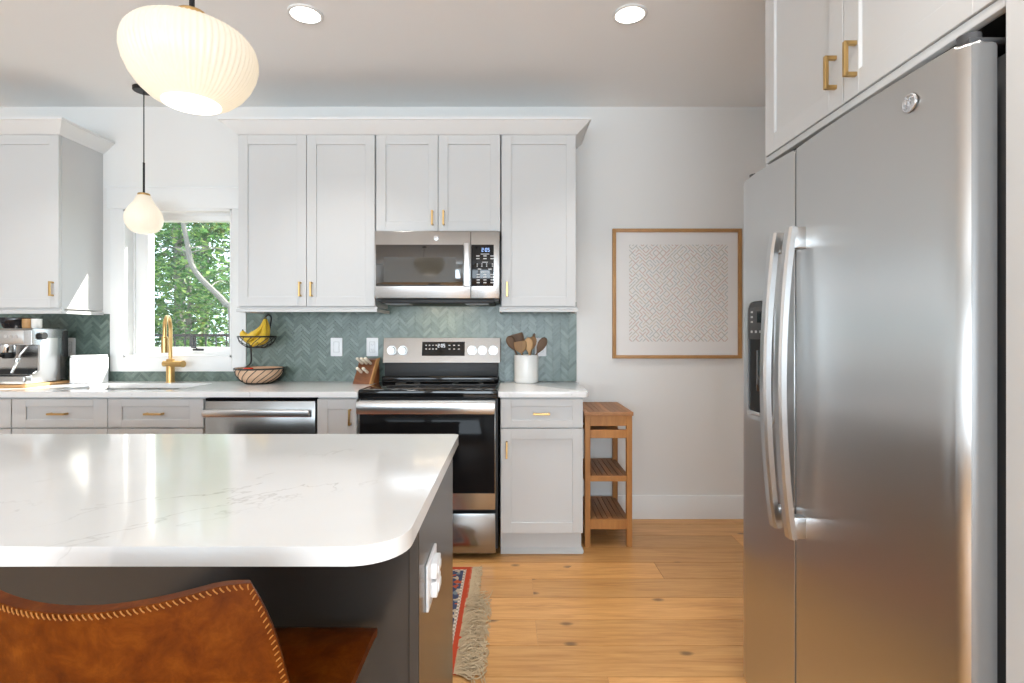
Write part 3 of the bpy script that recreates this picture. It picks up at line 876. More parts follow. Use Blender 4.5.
# island outlet
c = thing('outlet', 'white wall outlet with two plugged-in adapters on the island end', 'outlet', (PX, 1.165, .64))
bm = new(); y0, y1, z0, z1 = 1.115, 1.240, .650, .750
prism(bm, rrect(y0, y1, z0, z1, .006, 3), 'x', PX + .0002, PX + .0062, .0015, 2)
obj('cover_plate', bm, 'plastic_white', c)
for zz in (.704, .664):
    bm = new(); prism(bm, rrect(1.150, 1.215, zz, zz + .034, .005, 3), 'x', PX + .006, PX + .019, .002, 2)
    box(bm, PX + .015, PX + .022, 1.162, 1.203, zz + .008, zz + .026, .002)
    obj('adapter', bm, 'plastic_white', c)

# ------------------------------------------------------------------ refrigerator (built facing -y, then turned to face the room)
FY, FX = 1.857, .803
c = thing('refrigerator', 'stainless side-by-side refrigerator with curved handles and ice dispenser', 'refrigerator')
FW, FG, FT = .919, .350, 1.752
bm = new(); box(bm, .004, FW - .004, .075, .74, .03, FT - .02, .004)
box(bm, .01, FW - .01, .03, .09, .0, .05)
box(bm, FG - .03, FG + .03, .009, .076, .06, FT - .012)
obj('body', bm, 'fridge_side', c)
def fridge_door(name, x0, x1, rl, rr):
    w_ = x1 - x0; pts = []
    n = 16
    th = .055
    def yb(x): return -.010 * (1 - ((x - (x0 + x1) / 2) / (w_ / 2)) ** 2)
    pts = [(x1 - .0, th), (x0 + .0, th)]
    # left rounded corner
    for k in range(7):
        a = R(180 + 90 * k / 6); pts.append((x0 + rl + rl * math.cos(a), rl + rl * math.sin(a) * 1.0 + 0.0))
    for k in range(1, n):
        x = x0 + rl + (w_ - rl - rr) * k / n; pts.append((x, yb(x) - yb(x0 + rl) * (1 - k / n) - yb(x1 - rr) * (k / n)))
    for k in range(7):
        a = R(270 + 90 * k / 6); pts.append((x1 - rr + rr * math.cos(a), rr + rr * math.sin(a)))
    bm = new(); prism(bm, pts, 'z', .055, FT, .010, 3)
    bmesh.ops.recalc_face_normals(bm, faces=bm.faces)
    for f in bm.faces:
        if abs(f.normal.x) > .80: f.material_index = 1          # painted edges of the door
    return obj(name, bm, ['stainless_vertical', 'door_edge_grey'], c, 40)
fz = fridge_door('freezer_door', 0, FG - .004, .022, .0035)
fr = fridge_door('fridge_door', FG + .004, FW - .004, .0035, .024)
def handle(parent, x, wd):
    pts = []; z0, z1 = .676, 1.523; N = 22
    bm = new(); rows = []
    for k in range(N + 1):
        t = k / N; z = z0 + (z1 - z0) * t
        yy = -.046 - .030 * math.sin(PI * t) ** .8
        rows.append([bm.verts.new(p) for p in ((x - wd / 2, yy + .006, z), (x - wd / 2 + .006, yy, z), (x + wd / 2 - .006, yy, z), (x + wd / 2, yy + .006, z), (x + wd / 2, yy + .020, z), (x - wd / 2, yy + .020, z))])
    for A, B in zip(rows, rows[1:]):
        for q in range(6): bm.faces.new((A[q], A[(q + 1) % 6], B[(q + 1) % 6], B[q]))
    bm.faces.new(rows[0]); bm.faces.new(rows[-1])
    for z in (z0, z1 - .06): box(bm, x - wd / 2 + .001, x + wd / 2 - .001, -.040, .004, z + .001, z + .06, .003)
    obj('handle', bm, 'steel_smooth', parent)
handle(fz, FG - .040, .034); handle(fr, FG + .046, .034)
# ice and water dispenser in the freezer door
bm = new(); x0, x1, z0, z1 = .070, .255, .955, 1.345
outer = rrect(x0, x1, z0, z1, [.04, .04, .03, .03], 6); inner = rrect(x0 + .010, x1 - .010, z0 + .014, z1 - .008, [.034, .034, .024, .024], 6)
A = [bm.verts.new((x, -.012, z)) for x, z in outer]; B = [bm.verts.new((x, -.012, z)) for x, z in inner]
A2 = [bm.verts.new((x, .004, z)) for x, z in outer]; B2 = [bm.verts.new((x, .0, z)) for x, z in inner]
n = len(A)
for k in range(n):
    q = (k + 1) % n
    bm.faces.new((A[k], A[q], B[q], B[k])); bm.faces.new((A[k], A[q], A2[q], A2[k])); bm.faces.new((B[k], B[q], B2[q], B2[k]))
dsp = obj('dispenser', bm, 'steel_smooth', fz)
bm = new(); prism(bm, inner, 'y', -.0085, -.0075); obj('cavity', bm, 'dark_cavity', dsp)
bm = new(); box(bm, x0 + .012, x1 - .012, -.0118, -.0080, 1.215, 1.318, .001)
prism(bm, rrect(x0 + .012, x1 - .012, 1.26, z1 - .010, [.03, .03, .002, .002], 6), 'y', -.0112, -.008)
cp = obj('control_panel', bm, 'fridge_side', dsp)
bm = new()
for i in range(5): box(bm, x0 + .03 + i * .030, x0 + .042 + i * .030, -.0126, -.0116, 1.235, 1.243)
obj('key_lettering', bm, 'key_print', cp); bm = new()
for i in range(3): box(bm, x0 + .030, x0 + .044, -.0126, -.0116, 1.268 + i * .016, 1.274 + i * .016)
obj('key_lettering', bm, 'key_print', cp); bm = new()
for i in range(3): box(bm, x1 - .05, x1 - .036, -.0126, -.0116, 1.268 + i * .016, 1.274 + i * .016)
obj('key_lettering', bm, 'key_print', cp)
bm = new(); box(bm, x0 + .075, x1 - .075, -.0128, -.0116, 1.268, 1.306); obj('screen', bm, 'black_gloss', cp)
bm = new(); box(bm, x0 + .014, x1 - .014, -.016, -.008, z0 + .016, z0 + .026, .002); obj('drip_tray', bm, 'sticker_grey', dsp)
bm = new(); box(bm, (x0 + x1) / 2 - .025, (x0 + x1) / 2 + .025, -.0112, -.0082, 1.05, 1.18, .001); obj('paddle', bm, 'black_gloss', dsp)
badge(fr, .794, 1.692, -.008, .0185)
bm = new(); box(bm, FW - .09, FW - .015, .015, .11, FT - .002, FT + .012, .005); cyl(bm, (FW - .035, .032, FT), (FW - .035, .032, FT + .022), .018); obj('hinge_cover', bm, 'fridge_side', c)
bm = new(); box(bm, .015, .09, .015, .11, FT - .002, FT + .012, .005); cyl(bm, (.035, .032, FT), (.035, .032, FT + .022), .018); obj('hinge_cover', bm, 'fridge_side', c)
c.location = (FX, FY, 0); c.rotation_euler = (0, 0, R(-90))
# cabinet over the refrigerator
c = thing('wall_cabinet', 'white double door cabinet mounted above the refrigerator', 'cabinet', group='white wall cabinets')
CW = .873
carcass(c, 0, CW, .0215, .60, 1.828, 2.743 - .002)
bm = new(); box(bm, .002, CW - .002, .0245, .60, 1.8245, 1.8278); obj('underside_shade', bm, 'fridge_side', c)  # dark sheet under the white cabinet: shade of the gap put into colour
front(c, 'cabinet_door', .002, .424 - GAP, 1.828, 2.60, 0, .060, (.424 - .030, 1.922, 'v'), L=.088)
front(c, 'cabinet_door', .424 + GAP, CW - .002, 1.828, 2.60, 0, .060, (.424 + .052, 1.917, 'v'), L=.088)
bm = new(); box(bm, 0, CW, .004, .024, 1.806, 1.826, .002); obj('light_rail', bm, 'cabinet_paint', c)
bm = new(); box(bm, 0, CW, -.004, .0215, 2.602, 2.741); obj('top_filler', bm, 'cabinet_paint', c)
c.location = (.861, 1.807, 0); c.rotation_euler = (0, 0, R(-90))
bm = new(); box(bm, .861, RX1, .86, .930, 0, CEIL - .001, .0015, 1)
o = obj('fridge_side_panel', bm, 'cabinet_paint', None); tag(o, 'tall white panel closing the near side of the refrigerator', 'panel')
bm = new(); box(bm, .90, RX1, 1.866, 1.885, 0, CEIL - .001, .0015, 1)
o = obj('fridge_side_panel', bm, 'cabinet_paint', None); tag(o, 'tall white panel closing the far side of the refrigerator, next to the print', 'panel')

# ------------------------------------------------------------------ picture
c = thing('framed_print', 'large square print of tiny coloured marks in an oak frame', 'picture', (1.1075, WALL, 1.062))
X0, X1, Z0, Z1 = .680, 1.535, 1.066, 1.926; yf = WALL - .030
bm = new(); ringbox(bm, X0, X1, Z0, Z1, .022, yf, WALL - .002, .002); obj('frame', bm, 'frame_oak', c)
bm = new(); box(bm, X0 + .02, X1 - .02, WALL - .012, WALL - .003, Z0 + .02, Z1 - .02); mt = obj('mat_board', bm, 'print_paper', c)
bm = new(); box(bm, .792, 1.448, WALL - .0135, WALL - .0115, 1.178, 1.822); obj('print', bm, 'print_art', c)

# ------------------------------------------------------------------ wooden trolley
c = thing('wooden_stand', 'slim teak stand with a slatted top and two slatted shelves', 'stand', (.57, WALL - .26, 0))
X0, X1, Y0, Y1 = .432, .705, 3.085, 3.53; L_ = .032
for x in (X0, X1 - L_):
    for y in (Y0, Y1 - L_):
        bm = new(); box(bm, x, x + L_, y, y + L_, 0, .760, .002, 1); obj('leg', bm, 'teak', c)
bm = new()
n = 9; sw = (X1 - X0 + .012) / n
for i in range(n): box(bm, X0 - .006 + i * sw + .0015, X0 - .006 + (i + 1) * sw - .0015, Y0 + .012, Y1, .762, .780, .001, 1)
box(bm, X0 - .006, X1 + .006, Y0 - .008, Y0 + .012, .758, .780, .002, 1)
obj('slatted_top', bm, 'teak_top', c)
bm = new(); box(bm, X0 + L_, X1 - L_, Y0 + .004, Y0 + .022, .698, .758, .001, 1)
for x in (X0 + .006, X1 - .024): box(bm, x, x + .018, Y0 + L_, Y1 - L_, .698, .758, .001, 1)
box(bm, X0 + L_, X1 - L_, Y1 - .022, Y1 - .004, .698, .758, .001, 1)
obj('apron', bm, 'teak', c)
bm = new(); box(bm, X0 + L_ - .002, X1 - L_ + .002, Y0 + .002, Y0 + .020, .628, .676, .001, 1); box(bm, X0 + L_, X1 - L_, Y0 + .02, Y1 - .05, .632, .640); obj('drawer', bm, 'teak', c)
for zs in (.408, .158):
    bm = new(); n = 8; a0, a1 = X0 + L_ * .4, X1 - L_ * .4; sw = (a1 - a0) / n
    for i in range(n): box(bm, a0 + i * sw + .002, a0 + (i + 1) * sw - .002, Y0 + .02, Y1 - .02, zs - .014, zs, .001, 1)
    sh = obj('shelf', bm, 'teak_top', c)
    bm = new(); d_ = .030 if zs > .3 else .056
    box(bm, X0 + L_, X1 - L_, Y0 + .003, Y0 + .020, zs - d_, zs + .001, .001, 1); box(bm, X0 + L_, X1 - L_, Y1 - .02, Y1 - .003, zs - d_, zs + .001, .001, 1)
    for x in (X0 + .006, X1 - .024): box(bm, x, x + .018, Y0 + L_, Y1 - L_, zs - .045, zs - .015, .001, 1)
    obj('rail', bm, 'teak', sh)

# ------------------------------------------------------------------ wall outlets
def plate(label, x, z, kind, name='outlet', h=.122, wdt=.078):
    c = thing(name, label, name.replace('_', ' '), (x, WALL - .01, z - h / 2), 'white outlets and switches on the tile')
    bm = new(); yb = WALL - .0105
    prism(bm, rrect(x - wdt / 2, x + wdt / 2, z - h / 2, z + h / 2, .005, 3), 'y', yb - .006, yb, .0015, 2)
    p = obj('cover_plate', bm, 'plastic_white', c)
    bm = new(); ringbox(bm, x - .0185, x + .0185, z - .035, z + .035, .0016, yb - .0066, yb - .005, 0); obj('groove', bm, 'plastic_gap', p)
    if kind == 'switch':
        bm = new(); prism(bm, [(yb - .0065, z - .033), (yb - .0095, z), (yb - .0065, z + .033), (yb - .004, z + .033), (yb - .004, z - .033)], 'x', x - .0165, x + .0165); obj('rocker', bm, 'plastic_white', c)
    else:
        bm = new(); box(bm, x - .0165, x + .0165, yb - .0085, yb - .004, z - .033, z + .033, .001); f = obj('socket_face', bm, 'plastic_white', c)
        bm = new()
        for zz in (z + .017, z - .017):
            for xx in (x - .006, x + .006): box(bm, xx - .0012, xx + .0012, yb - .0088, yb - .008, zz - .004, zz + .005)
            cyl(bm, (x, yb - .0088, zz - .009), (x, yb - .008, zz - .009), .0025, n=10)
        obj('slots', bm, 'plastic_gap', f)
    return c
plate('white rocker light switch on the tile between fruit basket and knife block', -1.152, 1.142, 'switch', 'light_switch')
plate('white outlet on the tile above the knife block beside the range', -.914, 1.142, 'outlet')
plate('white outlet partly hidden behind the wooden utensils', .203, 1.142, 'outlet')
plate('white outlet on the tile behind the espresso machine', -2.925, 1.142, 'outlet')

# ------------------------------------------------------------------ espresso machine on its board
c = thing('espresso_machine', 'steel espresso machine with steam wand on a thin wooden board', 'coffee machine', (-3.0, 3.30, .932))
X0, X1, Y0, Y1, Z0 = -3.16, -2.835, 3.175, 3.425, .9325
bm = new()   # side profile: drip base, back column and overhanging head, cut per part
prism(bm, [(Y0 + .03, Z0 + .055), (Y0 + .105, Z0 + .055), (Y0 + .105, Z0 + .225), (Y0 + .0, Z0 + .232), (Y0 + .0, Z0 + .318), (Y0 + .012, Z0 + .330), (Y1, Z0 + .330), (Y1, Z0 + .01), (Y0 + .03, Z0 + .01)], 'x', X0, X1 - .003, .003, 2)
b_ = obj('body', bm, 'stainless_flat', c)
bm = new()
prism(bm, [(Y0 - .005, Z0 + .004), (Y1 - .05, Z0 + .004), (Y1 - .05, Z0 + .27), (Y0 + .07, Z0 + .27), (Y0 + .052, Z0 + .245), (Y0 + .052, Z0 + .075), (Y0 + .02, Z0 + .06), (Y0 - .005, Z0 + .055)], 'x', X1 - .012, X1, .003, 2)
obj('side_panel', bm, 'steel_smooth', c)
bm = new(); box(bm, X1 - .030, X1 + .002, Y1 - .028, Y1 + .008, Z0 + .15, Z0 + .315, .004); obj('rear_cover', bm, 'black_matte', c)
bm = new(); box(bm, X0 + .01, X1 - .05, Y0 - .004, Y0 + .006, Z0 + .240, Z0 + .318, .003); fp = obj('front_panel', bm, 'steel_smooth', c)
for bx in (-2.925, -2.955, -2.985, -3.045):
    bm = new(); cyl(bm, (bx, Y0 - .002, Z0 + .282), (bx, Y0 - .010, Z0 + .282), .010 if bx > -3.03 else .022, n=20); obj('button' if bx > -3.03 else 'gauge', bm, 'chrome', fp)
bm = new(); prism(bm, rrect(X0 + .005, X1 - .004, Y0 - .045, Y0 + .10, .012, 4), 'z', Z0, Z0 + .048, .003, 2); dt = obj('drip_tray', bm, 'stainless_flat', c)
bm = new()
for i in range(12): box(bm, X0 + .03 + i * .022, X0 + .040 + i * .022, Y0 - .03, Y0 + .09, Z0 + .048, Z0 + .051)
obj('drip_grate', bm, 'black_metal', dt)
bm = new(); box(bm, X0 + .02, X1 - .07, Y0 + .05, Y0 + .106, Z0 + .055, Z0 + .085); obj('rear_tray', bm, 'black_matte', c)
bm = new(); lathe(bm, [(0, Z0 + .175), (.030, Z0 + .175), (.034, Z0 + .182), (.034, Z0 + .232), (0, Z0 + .232)], (-3.02, Y0 + .045), 28); gh = obj('group_head', bm, 'chrome', c)
bm = new(); lathe(bm, [(0, Z0 + .150), (.026, Z0 + .150), (.035, Z0 + .168), (.035, Z0 + .186), (0, Z0 + .186)], (-3.02, Y0 + .045), 28)
tube(bm, [(-3.02, Y0 + .02, Z0 + .172), (-3.02, Y0 - .04, Z0 + .165), (-3.02, Y0 - .11, Z0 + .155)], [.010, .012, .014], 12); obj('portafilter', bm, 'black_metal', c)
bm = new(); sx = X1 - .055
tube(bm, catmull([(sx, Y0 + .03, Z0 + .235), (sx, Y0 + .02, Z0 + .215), (sx - .020, Y0 - .0, Z0 + .17), (sx - .014, Y0 - .01, Z0 + .148), (sx - .022, Y0 - .015, Z0 + .13), (sx - .040, Y0 - .03, Z0 + .068)], 6), .006, 10)
wd_ = obj('steam_wand', bm, 'chrome', c)
bm = new(); tube(bm, [(sx - .018, Y0 - .013, Z0 + .150), (sx - .022, Y0 - .016, Z0 + .132)], .013, 14); tube(bm, [(sx - .028, Y0 - .022, Z0 + .105), (sx - .040, Y0 - .03, Z0 + .068)], [.009, .007], 12); obj('wand_grip', bm, 'chrome', wd_)
bm = new(); cyl(bm, (sx, Y0 + .06, Z0 + .285), (sx, Y0 + .06, Z0 + .285), .01) if False else cyl(bm, (X1 - .002, Y0 + .06, Z0 + .285), (X1 + .022, Y0 + .06, Z0 + .285), .022); obj('steam_dial', bm, 'black_matte', c)
bm = new(); lathe(bm, [(0, Z0 + .331), (.062, Z0 + .331), (.070, Z0 + .345), (.085, Z0 + .372), (.088, Z0 + .390), (.086, Z0 + .396), (0, Z0 + .396)], (-3.035, Y0 + .12), 32); obj('bean_hopper', bm, 'hopper_smoke', c)
bm = new(); prism(bm, rrect(-3.20, -2.822, 3.115, 3.45, .012, 4), 'z', .9145, .9315, .002, 2)
tag(obj('wooden_board', bm, 'board_maple', None), 'thin pale wooden board under the espresso machine', 'board')
cup = new(); lathe(cup, [(0, Z0 + .331), (.022, Z0 + .331), (.026, Z0 + .338), (.026, Z0 + .388), (.0235, Z0 + .388), (.0235, Z0 + .34), (0, Z0 + .337)], (-2.917, Y0 + .06), 24)
tag(obj('cup', cup, 'board_maple', None), 'small tan cup on top of the espresso machine beside the dark hopper', 'cup')
cup = new(); lathe(cup, [(0, Z0 + .331), (.022, Z0 + .331), (.026, Z0 + .338), (.026, Z0 + .388), (.0235, Z0 + .388), (.0235, Z0 + .34), (0, Z0 + .337)], (-2.862, Y0 + .06), 24)
tag(obj('cup', cup, 'ceramic_white', None), 'small white cup at the right end of the espresso machine top', 'cup')
# marble canister
c = thing('canister', 'square white marble canister on the worktop beside the espresso machine', 'canister', (-2.713, 3.45, .914))
bm = new(); prism(bm, rrect(-2.802, -2.624, 3.395, 3.505, .014, 5), 'z', .9145, 1.078, .004, 3); obj('jar', bm, 'marble', c)
bm = new(); prism(bm, rrect(-2.800, -2.626, 3.397, 3.503, .014, 5), 'z', 1.0785, 1.094, .005, 3); obj('lid', bm, 'marble', c)

# ------------------------------------------------------------------ two tier fruit basket
bx, by = -1.600, 3.415
c = thing('fruit_basket', 'two tier black wire fruit basket on the worktop beside the window', 'basket', (bx, by, .914))
def bowl(zb, zt, rb, rt, cx, cy, name, ribs=26, lining=False):
    def prof(t): return rb + (rt - rb) * (math.sin(t * PI / 2) ** .85), zb + (zt - zb) * t ** 1.25
    bm = new()
    for rr, zz, q in ((rt, zt, .0050), (rb, zb + .003, .004)):
        tube(bm, [(cx + rr * math.cos(a), cy + rr * math.sin(a), zz) for a in [2 * PI * k / 48 for k in range(48)]], q, 8, True)
    for k in range(ribs):
        a0 = 2 * PI * k / ribs
        tube(bm, [(cx + prof(t)[0] * math.cos(a0 + t * .9), cy + prof(t)[0] * math.sin(a0 + t * .9), prof(t)[1] + .002) for t in [i / 9 for i in range(10)]], .0024, 5)
    o = obj(name, bm, 'wire_black', c)
    if lining:
        bm = new(); lathe(bm, [(0, zb + .006)] + [(prof(t)[0] - .004, prof(t)[1] + .004) for t in [i / 10 for i in range(11)]] + [(prof(t)[0] - .010, prof(t)[1] + .004) for t in [i / 10 for i in range(10, -1, -1)]] + [(0, zb + .012)], (cx, cy), 48)
        obj('lining', bm, 'bowl_wood', o)['label'] = 'pale tan bowl lining'
    return o
ux = -1.615
bowl(.9155, 1.010, .078, .145, bx, by, 'lower_bowl', 18, True)
bowl(1.140, 1.212, .045, .112, ux, by, 'upper_bowl', 14)
bm = new()
px_ = -1.672
tube(bm, catmull([(bx - .125, by + .060, 1.006), (px_ - .008, by + .050, 1.04), (px_, by + .040, 1.10), (px_, by + .030, 1.165), (ux - .05, by + .015, 1.150), (ux - .02, by, 1.143)], 6), .0055, 8)
tube(bm, catmull([(ux + .02, by + .110, 1.212), (ux + .035, by + .11, 1.28), (ux + .055, by + .08, 1.335), (ux + .058, by + .035, 1.352), (ux + .055, by + .005, 1.340), (ux + .052, by + .0, 1.328)], 6), .005, 8)
obj('pole', bm, 'wire_black', c)
# bananas
c = thing('banana_bunch', 'bunch of yellow bananas hanging in the upper wire bowl', 'bananas', (ux, by, 1.17))
top = Vector((ux + .052, by - .006, 1.322))
def banana(pts, r):
    P = catmull(pts, 8); n = len(P)
    rs = [r * min(1, .28 + 1.2 * min(i / n, 1) if i < n * .5 else 1) * (1 if i < n * .82 else max(.22, 1 - (i - n * .82) / (n * .18) * .8)) for i in range(n)]
    bm = new(); tube(bm, P, rs, 8); o = obj('banana', bm, 'banana_skin', c)
    bm = new(); tube(bm, [P[-1], P[-1] + (P[-1] - P[-2]).normalized() * .008], [r * .25, r * .18], 8); obj('banana_tip', bm, 'banana_tip', o)
banana([top, (ux + .035, by - .02, 1.27), (ux + .005, by - .040, 1.232), (ux - .03, by - .05, 1.205), (ux - .06, by - .05, 1.195)], .0225)
banana([top + Vector((.004, .0, 0)), (ux + .062, by - .03, 1.27), (ux + .066, by - .05, 1.225), (ux + .055, by - .055, 1.195), (ux + .03, by - .05, 1.178)], .0225)
banana([top + Vector((-.002, .012, 0)), (ux + .04, by + .02, 1.265), (ux + .01, by + .025, 1.205), (ux - .045, by + .0, 1.188), (ux - .078, by - .015, 1.225), (ux - .082, by - .018, 1.250)], .0215)
banana([top + Vector((.002, .018, 0)), (ux + .05, by + .045, 1.265), (ux + .03, by + .055, 1.20), (ux - .01, by + .045, 1.175), (ux - .05, by + .035, 1.185)], .022)
banana([top + Vector((-.004, .004, 0)), (ux + .035, by - .0, 1.262), (ux + .018, by - .01, 1.205), (ux - .008, by - .02, 1.172), (ux - .035, by - .02, 1.168)], .021)
bm = new(); tube(bm, [top + Vector((0, .003, -.018)), top + Vector((0, .003, .004)), top + Vector((.003, .003, .014))], [.010, .008, .007], 10); obj('stalk', bm, 'banana_tip', c)
bm = new(); lathe(bm, [(0, .963), (.022, .968), (.034, .985), (.035, 1.0), (.026, 1.016), (.008, 1.019), (0, 1.016)], (-1.650, 3.372), 24)
o = thing('tomato', 'small red tomato in the lower fruit bowl', 'tomato', (-1.650, 3.372, .963)); obj('tomato_fruit', bm, 'tomato_skin', o)
bm = new()
for k in range(5):
    a = 2 * PI * k / 5; tube(bm, [(-1.650, 3.372, 1.0175), (-1.650 + .008 * math.cos(a), 3.372 + .008 * math.sin(a), 1.021), (-1.650 + .015 * math.cos(a), 3.372 + .015 * math.sin(a), 1.019)], [.002, .002, .0008], 5)
obj('calyx', bm, 'leaf_mid', o)

# ------------------------------------------------------------------ knife block with knives
c = thing('knife_block', 'small slanted walnut knife block on the worktop left of the range', 'knife block')
bm = new()
prism(bm, [(-.085, 0), (.040, 0), (.048, .05), (.044, .156), (.0, .150)], 'y', -.058, .058, .003, 2)
obj('block', bm, 'walnut_block', c)
bm = new(); prism(bm, [(-.087, 0), (-.045, 0), (.046, .162), (.0, .154)], 'y', -.066, -.0585, .002, 2); obj('side_slab', bm, 'frame_oak', c)['label'] = 'lighter wooden side slab'
c.location = (-.912, 3.430, .9145); c.rotation_euler = (0, 0, R(74))
KM = Matrix.Translation(c.location) @ Matrix.Rotation(R(74), 4, 'Z')
fd = Vector((.085, 0, .150)).normalized(); nd = Vector((-.870, 0, .493)).normalized()
spots = [(.140, -.036, .085), (.140, -.006, .085), (.140, .024, .082), (.078, -.030, .070), (.078, .012, .070)]
kl = ['cream handled knife at the range end of the upper row in the block', 'cream handled knife in the middle of the upper row of the block', 'cream handled knife at the window end of the upper row in the block',
      'shorter cream handled knife at the range end of the lower row', 'shorter cream handled knife at the window end of the lower row']
for (s_, off, ln), lb in zip(spots, kl):
    p = Vector((-.085, off, 0)) + fd * s_ + nd * .001
    k = thing('kitchen_knife', lb, 'knife', KM @ p, 'knives in the walnut block')
    def T(v): return KM @ v
    bm = new(); tube(bm, [T(p + nd * .006), T(p + nd * (.012)), T(p + nd * (ln * .5)), T(p + nd * (ln - .006)), T(p + nd * ln)], [.0075, .0105, .0095, .0120, .008], 10, flat=(1, .8)); obj('handle', bm, 'cream_handle', k)
    bm = new(); tube(bm, [T(p - nd * .0006), T(p + nd * .006)], .007, 10); obj('bolster', bm, 'chrome', k)

# ------------------------------------------------------------------ utensil crock
ux, uy, uz = .105, 3.452, .9145
bm = new(); lathe(bm, [(0, uz), (.066, uz), (.074, uz + .006), (.078, uz + .016), (.078, uz + .176), (.0765, uz + .180), (.073, uz + .180), (.0715, uz + .176), (.0715, uz + .02), (0, uz + .014)], (ux, uy), 48)
tag(obj('utensil_crock', bm, 'ceramic_white', None), 'white ceramic crock full of wooden utensils right of the range', 'crock')
def utensil(name, label, base, tip, head, m, hr=.006):
    b = Vector((ux + base[0], uy + base[1], uz + .022)); tp = Vector((ux + tip[0], uy + tip[1], uz + tip[2]))
    d = (tp - b).normalized()
    k = thing(name, label, name.replace('_', ' '), b, 'utensils in the white crock')
    hl, hw, ht = head; hl *= 1.15; hw *= 1.2
    neck = tp - d * hl
    bm = new(); tube(bm, [b, b.lerp(neck, .5), neck + d * .004], [hr, hr, hr * .85], 10); obj('handle', bm, m, k)
    side = d.cross(Vector((0, 1, 0))).normalized(); nrm = side.cross(d).normalized()
    bm = new(); rows = []
    if name == 'wooden_spatula': prof = [(0, .22), (.12, .45), (.3, .85), (.55, .98), (.85, 1.0), (.97, .94), (1.0, .85)]
    else: prof = [(0, .22), (.10, .40), (.28, .78), (.5, .98), (.7, 1.0), (.86, .80), (.95, .52), (1.0, .18)]
    for t, wv in prof:
        q = neck + d * hl * t
        rows.append([bm.verts.new(q + side * (hw * wv * math.cos(a)) + nrm * (ht * math.sin(a) * (1 if wv > .3 else .6) + (0 if name == 'wooden_spatula' else -.004 * wv * math.cos(a) ** 2))) for a in [2 * PI * i / 14 for i in range(14)]])
    for A, B in zip(rows, rows[1:]):
        for i in range(14): bm.faces.new((A[i], A[(i + 1) % 14], B[(i + 1) % 14], B[i]))
    bm.faces.new(rows[0]); bm.faces.new(rows[-1]); obj('head', bm, m, k, 50)
utensil('wooden_spoon', 'dark wooden spoon leaning out at the left side of the crock', (.010, .018), (-.115, .0, .300), (.085, .024, .007), 'spoon_dark')
utensil('wooden_spatula', 'dark wooden spatula standing at the back left of the crock', (.02, .03), (-.065, .035, .315), (.075, .036, .005), 'spoon_dark')
utensil('wooden_spatula', 'mid brown wooden spatula with a broad head in front of the dark spatula', (-.008, -.050), (-.042, -.055, .268), (.065, .034, .005), 'spoon_mid')
utensil('wooden_spoon', 'pale wooden spoon standing upright in the middle of the crock', (.026, -.026), (.012, -.050, .292), (.085, .023, .007), 'spoon_light')
utensil('wooden_spoon', 'tan wooden spoon just right of the pale upright spoon', (-.005, .0), (.048, .01, .298), (.080, .021, .007), 'spoon_mid')
utensil('wooden_spoon', 'long dark wooden spoon leaning out at the right side of the crock', (-.024, -.028), (.122, -.03, .290), (.095, .023, .007), 'spoon_dark')
utensil('cooking_paddle', 'thin dark wooden paddle at the back, behind the tan spoon', (.0, .04), (.055, .045, .318), (.05, .008, .006), 'spoon_dark')

# ------------------------------------------------------------------ pendant lamps and ceiling lights
def pendant(label, x, y, prof, ribs, z_top, stem, cap_r, bottom=None):
    c = thing('pendant_lamp', label, 'pendant lamp', (x, y, CEIL))
    bm = new(); lathe(bm, [(0, CEIL), (.06, CEIL), (.06, CEIL - .018), (.055, CEIL - .022), (0, CEIL - .022)], (x, y), 32); obj('canopy', bm, 'black_metal', c)
    bm = new(); tube(bm, [(x, y, CEIL - .02), (x, y, z_top + stem)], .0032, 8); tube(bm, [(x, y, z_top + stem), (x, y, z_top + .004)], .0062, 10); obj('stem', bm, 'black_metal', c)
    bm = new(); lathe(bm, [(0, z_top + .010), (cap_r * .9, z_top + .010), (cap_r, z_top + .006), (cap_r, z_top - .003), (0, z_top - .003)], (x, y), 32); obj('cap', bm, 'brass', c)
    bm = new(); lathe(bm, prof, (x, y), 256, ribs); sh = obj('lamp_shade', bm, 'shade_opal', c, 60)
    if bottom:
        bm = new(); lathe(bm, [(0, bottom[1]), (bottom[0], bottom[1]), (bottom[0], bottom[1] + .004), (0, bottom[1] + .004)], (x, y), 48); obj('diffuser', bm, 'bulb_lit', c)
pendant('large ribbed white glass pendant lamp hanging over the island', -.761, 1.280,
        [(.034, 1.990), (.038, 1.974), (.048, 1.968), (.074, 1.964), (.102, 1.956), (.124, 1.943), (.137, 1.926), (.1425, 1.907), (.1435, 1.888), (.138, 1.864), (.127, 1.839), (.110, 1.815), (.088, 1.795), (.062, 1.783)],
        (64, .014), 1.990, .30, .036, (.063, 1.7815))
pendant('small white glass globe pendant lamp hanging over the sink', -2.255, 3.295,
        [(.030, 2.084), (.038, 2.078), (.045, 2.060), (.056, 2.038), (.075, 2.012), (.092, 1.985), (.101, 1.958), (.103, 1.932), (.098, 1.905), (.086, 1.880), (.068, 1.861), (.042, 1.850), (0, 1.846)],
        (40, .006), 2.084, .20, .034, None)
lamp('pendant_bulb', 'POINT', (-.761, 1.280, 1.835), .26, (1, .78, .48), shadow_soft_size=.03)
lamp('pendant_bulb', 'POINT', (-2.255, 3.295, 1.94), .25, (1, .85, .65), shadow_soft_size=.03)
lamp('cooktop_lamp', 'AREA', (-.43, 3.36, 1.405), 1.0, (1, .78, .5), aim=(0, .15, -1), shape='RECTANGLE', size=.35, size_y=.05)
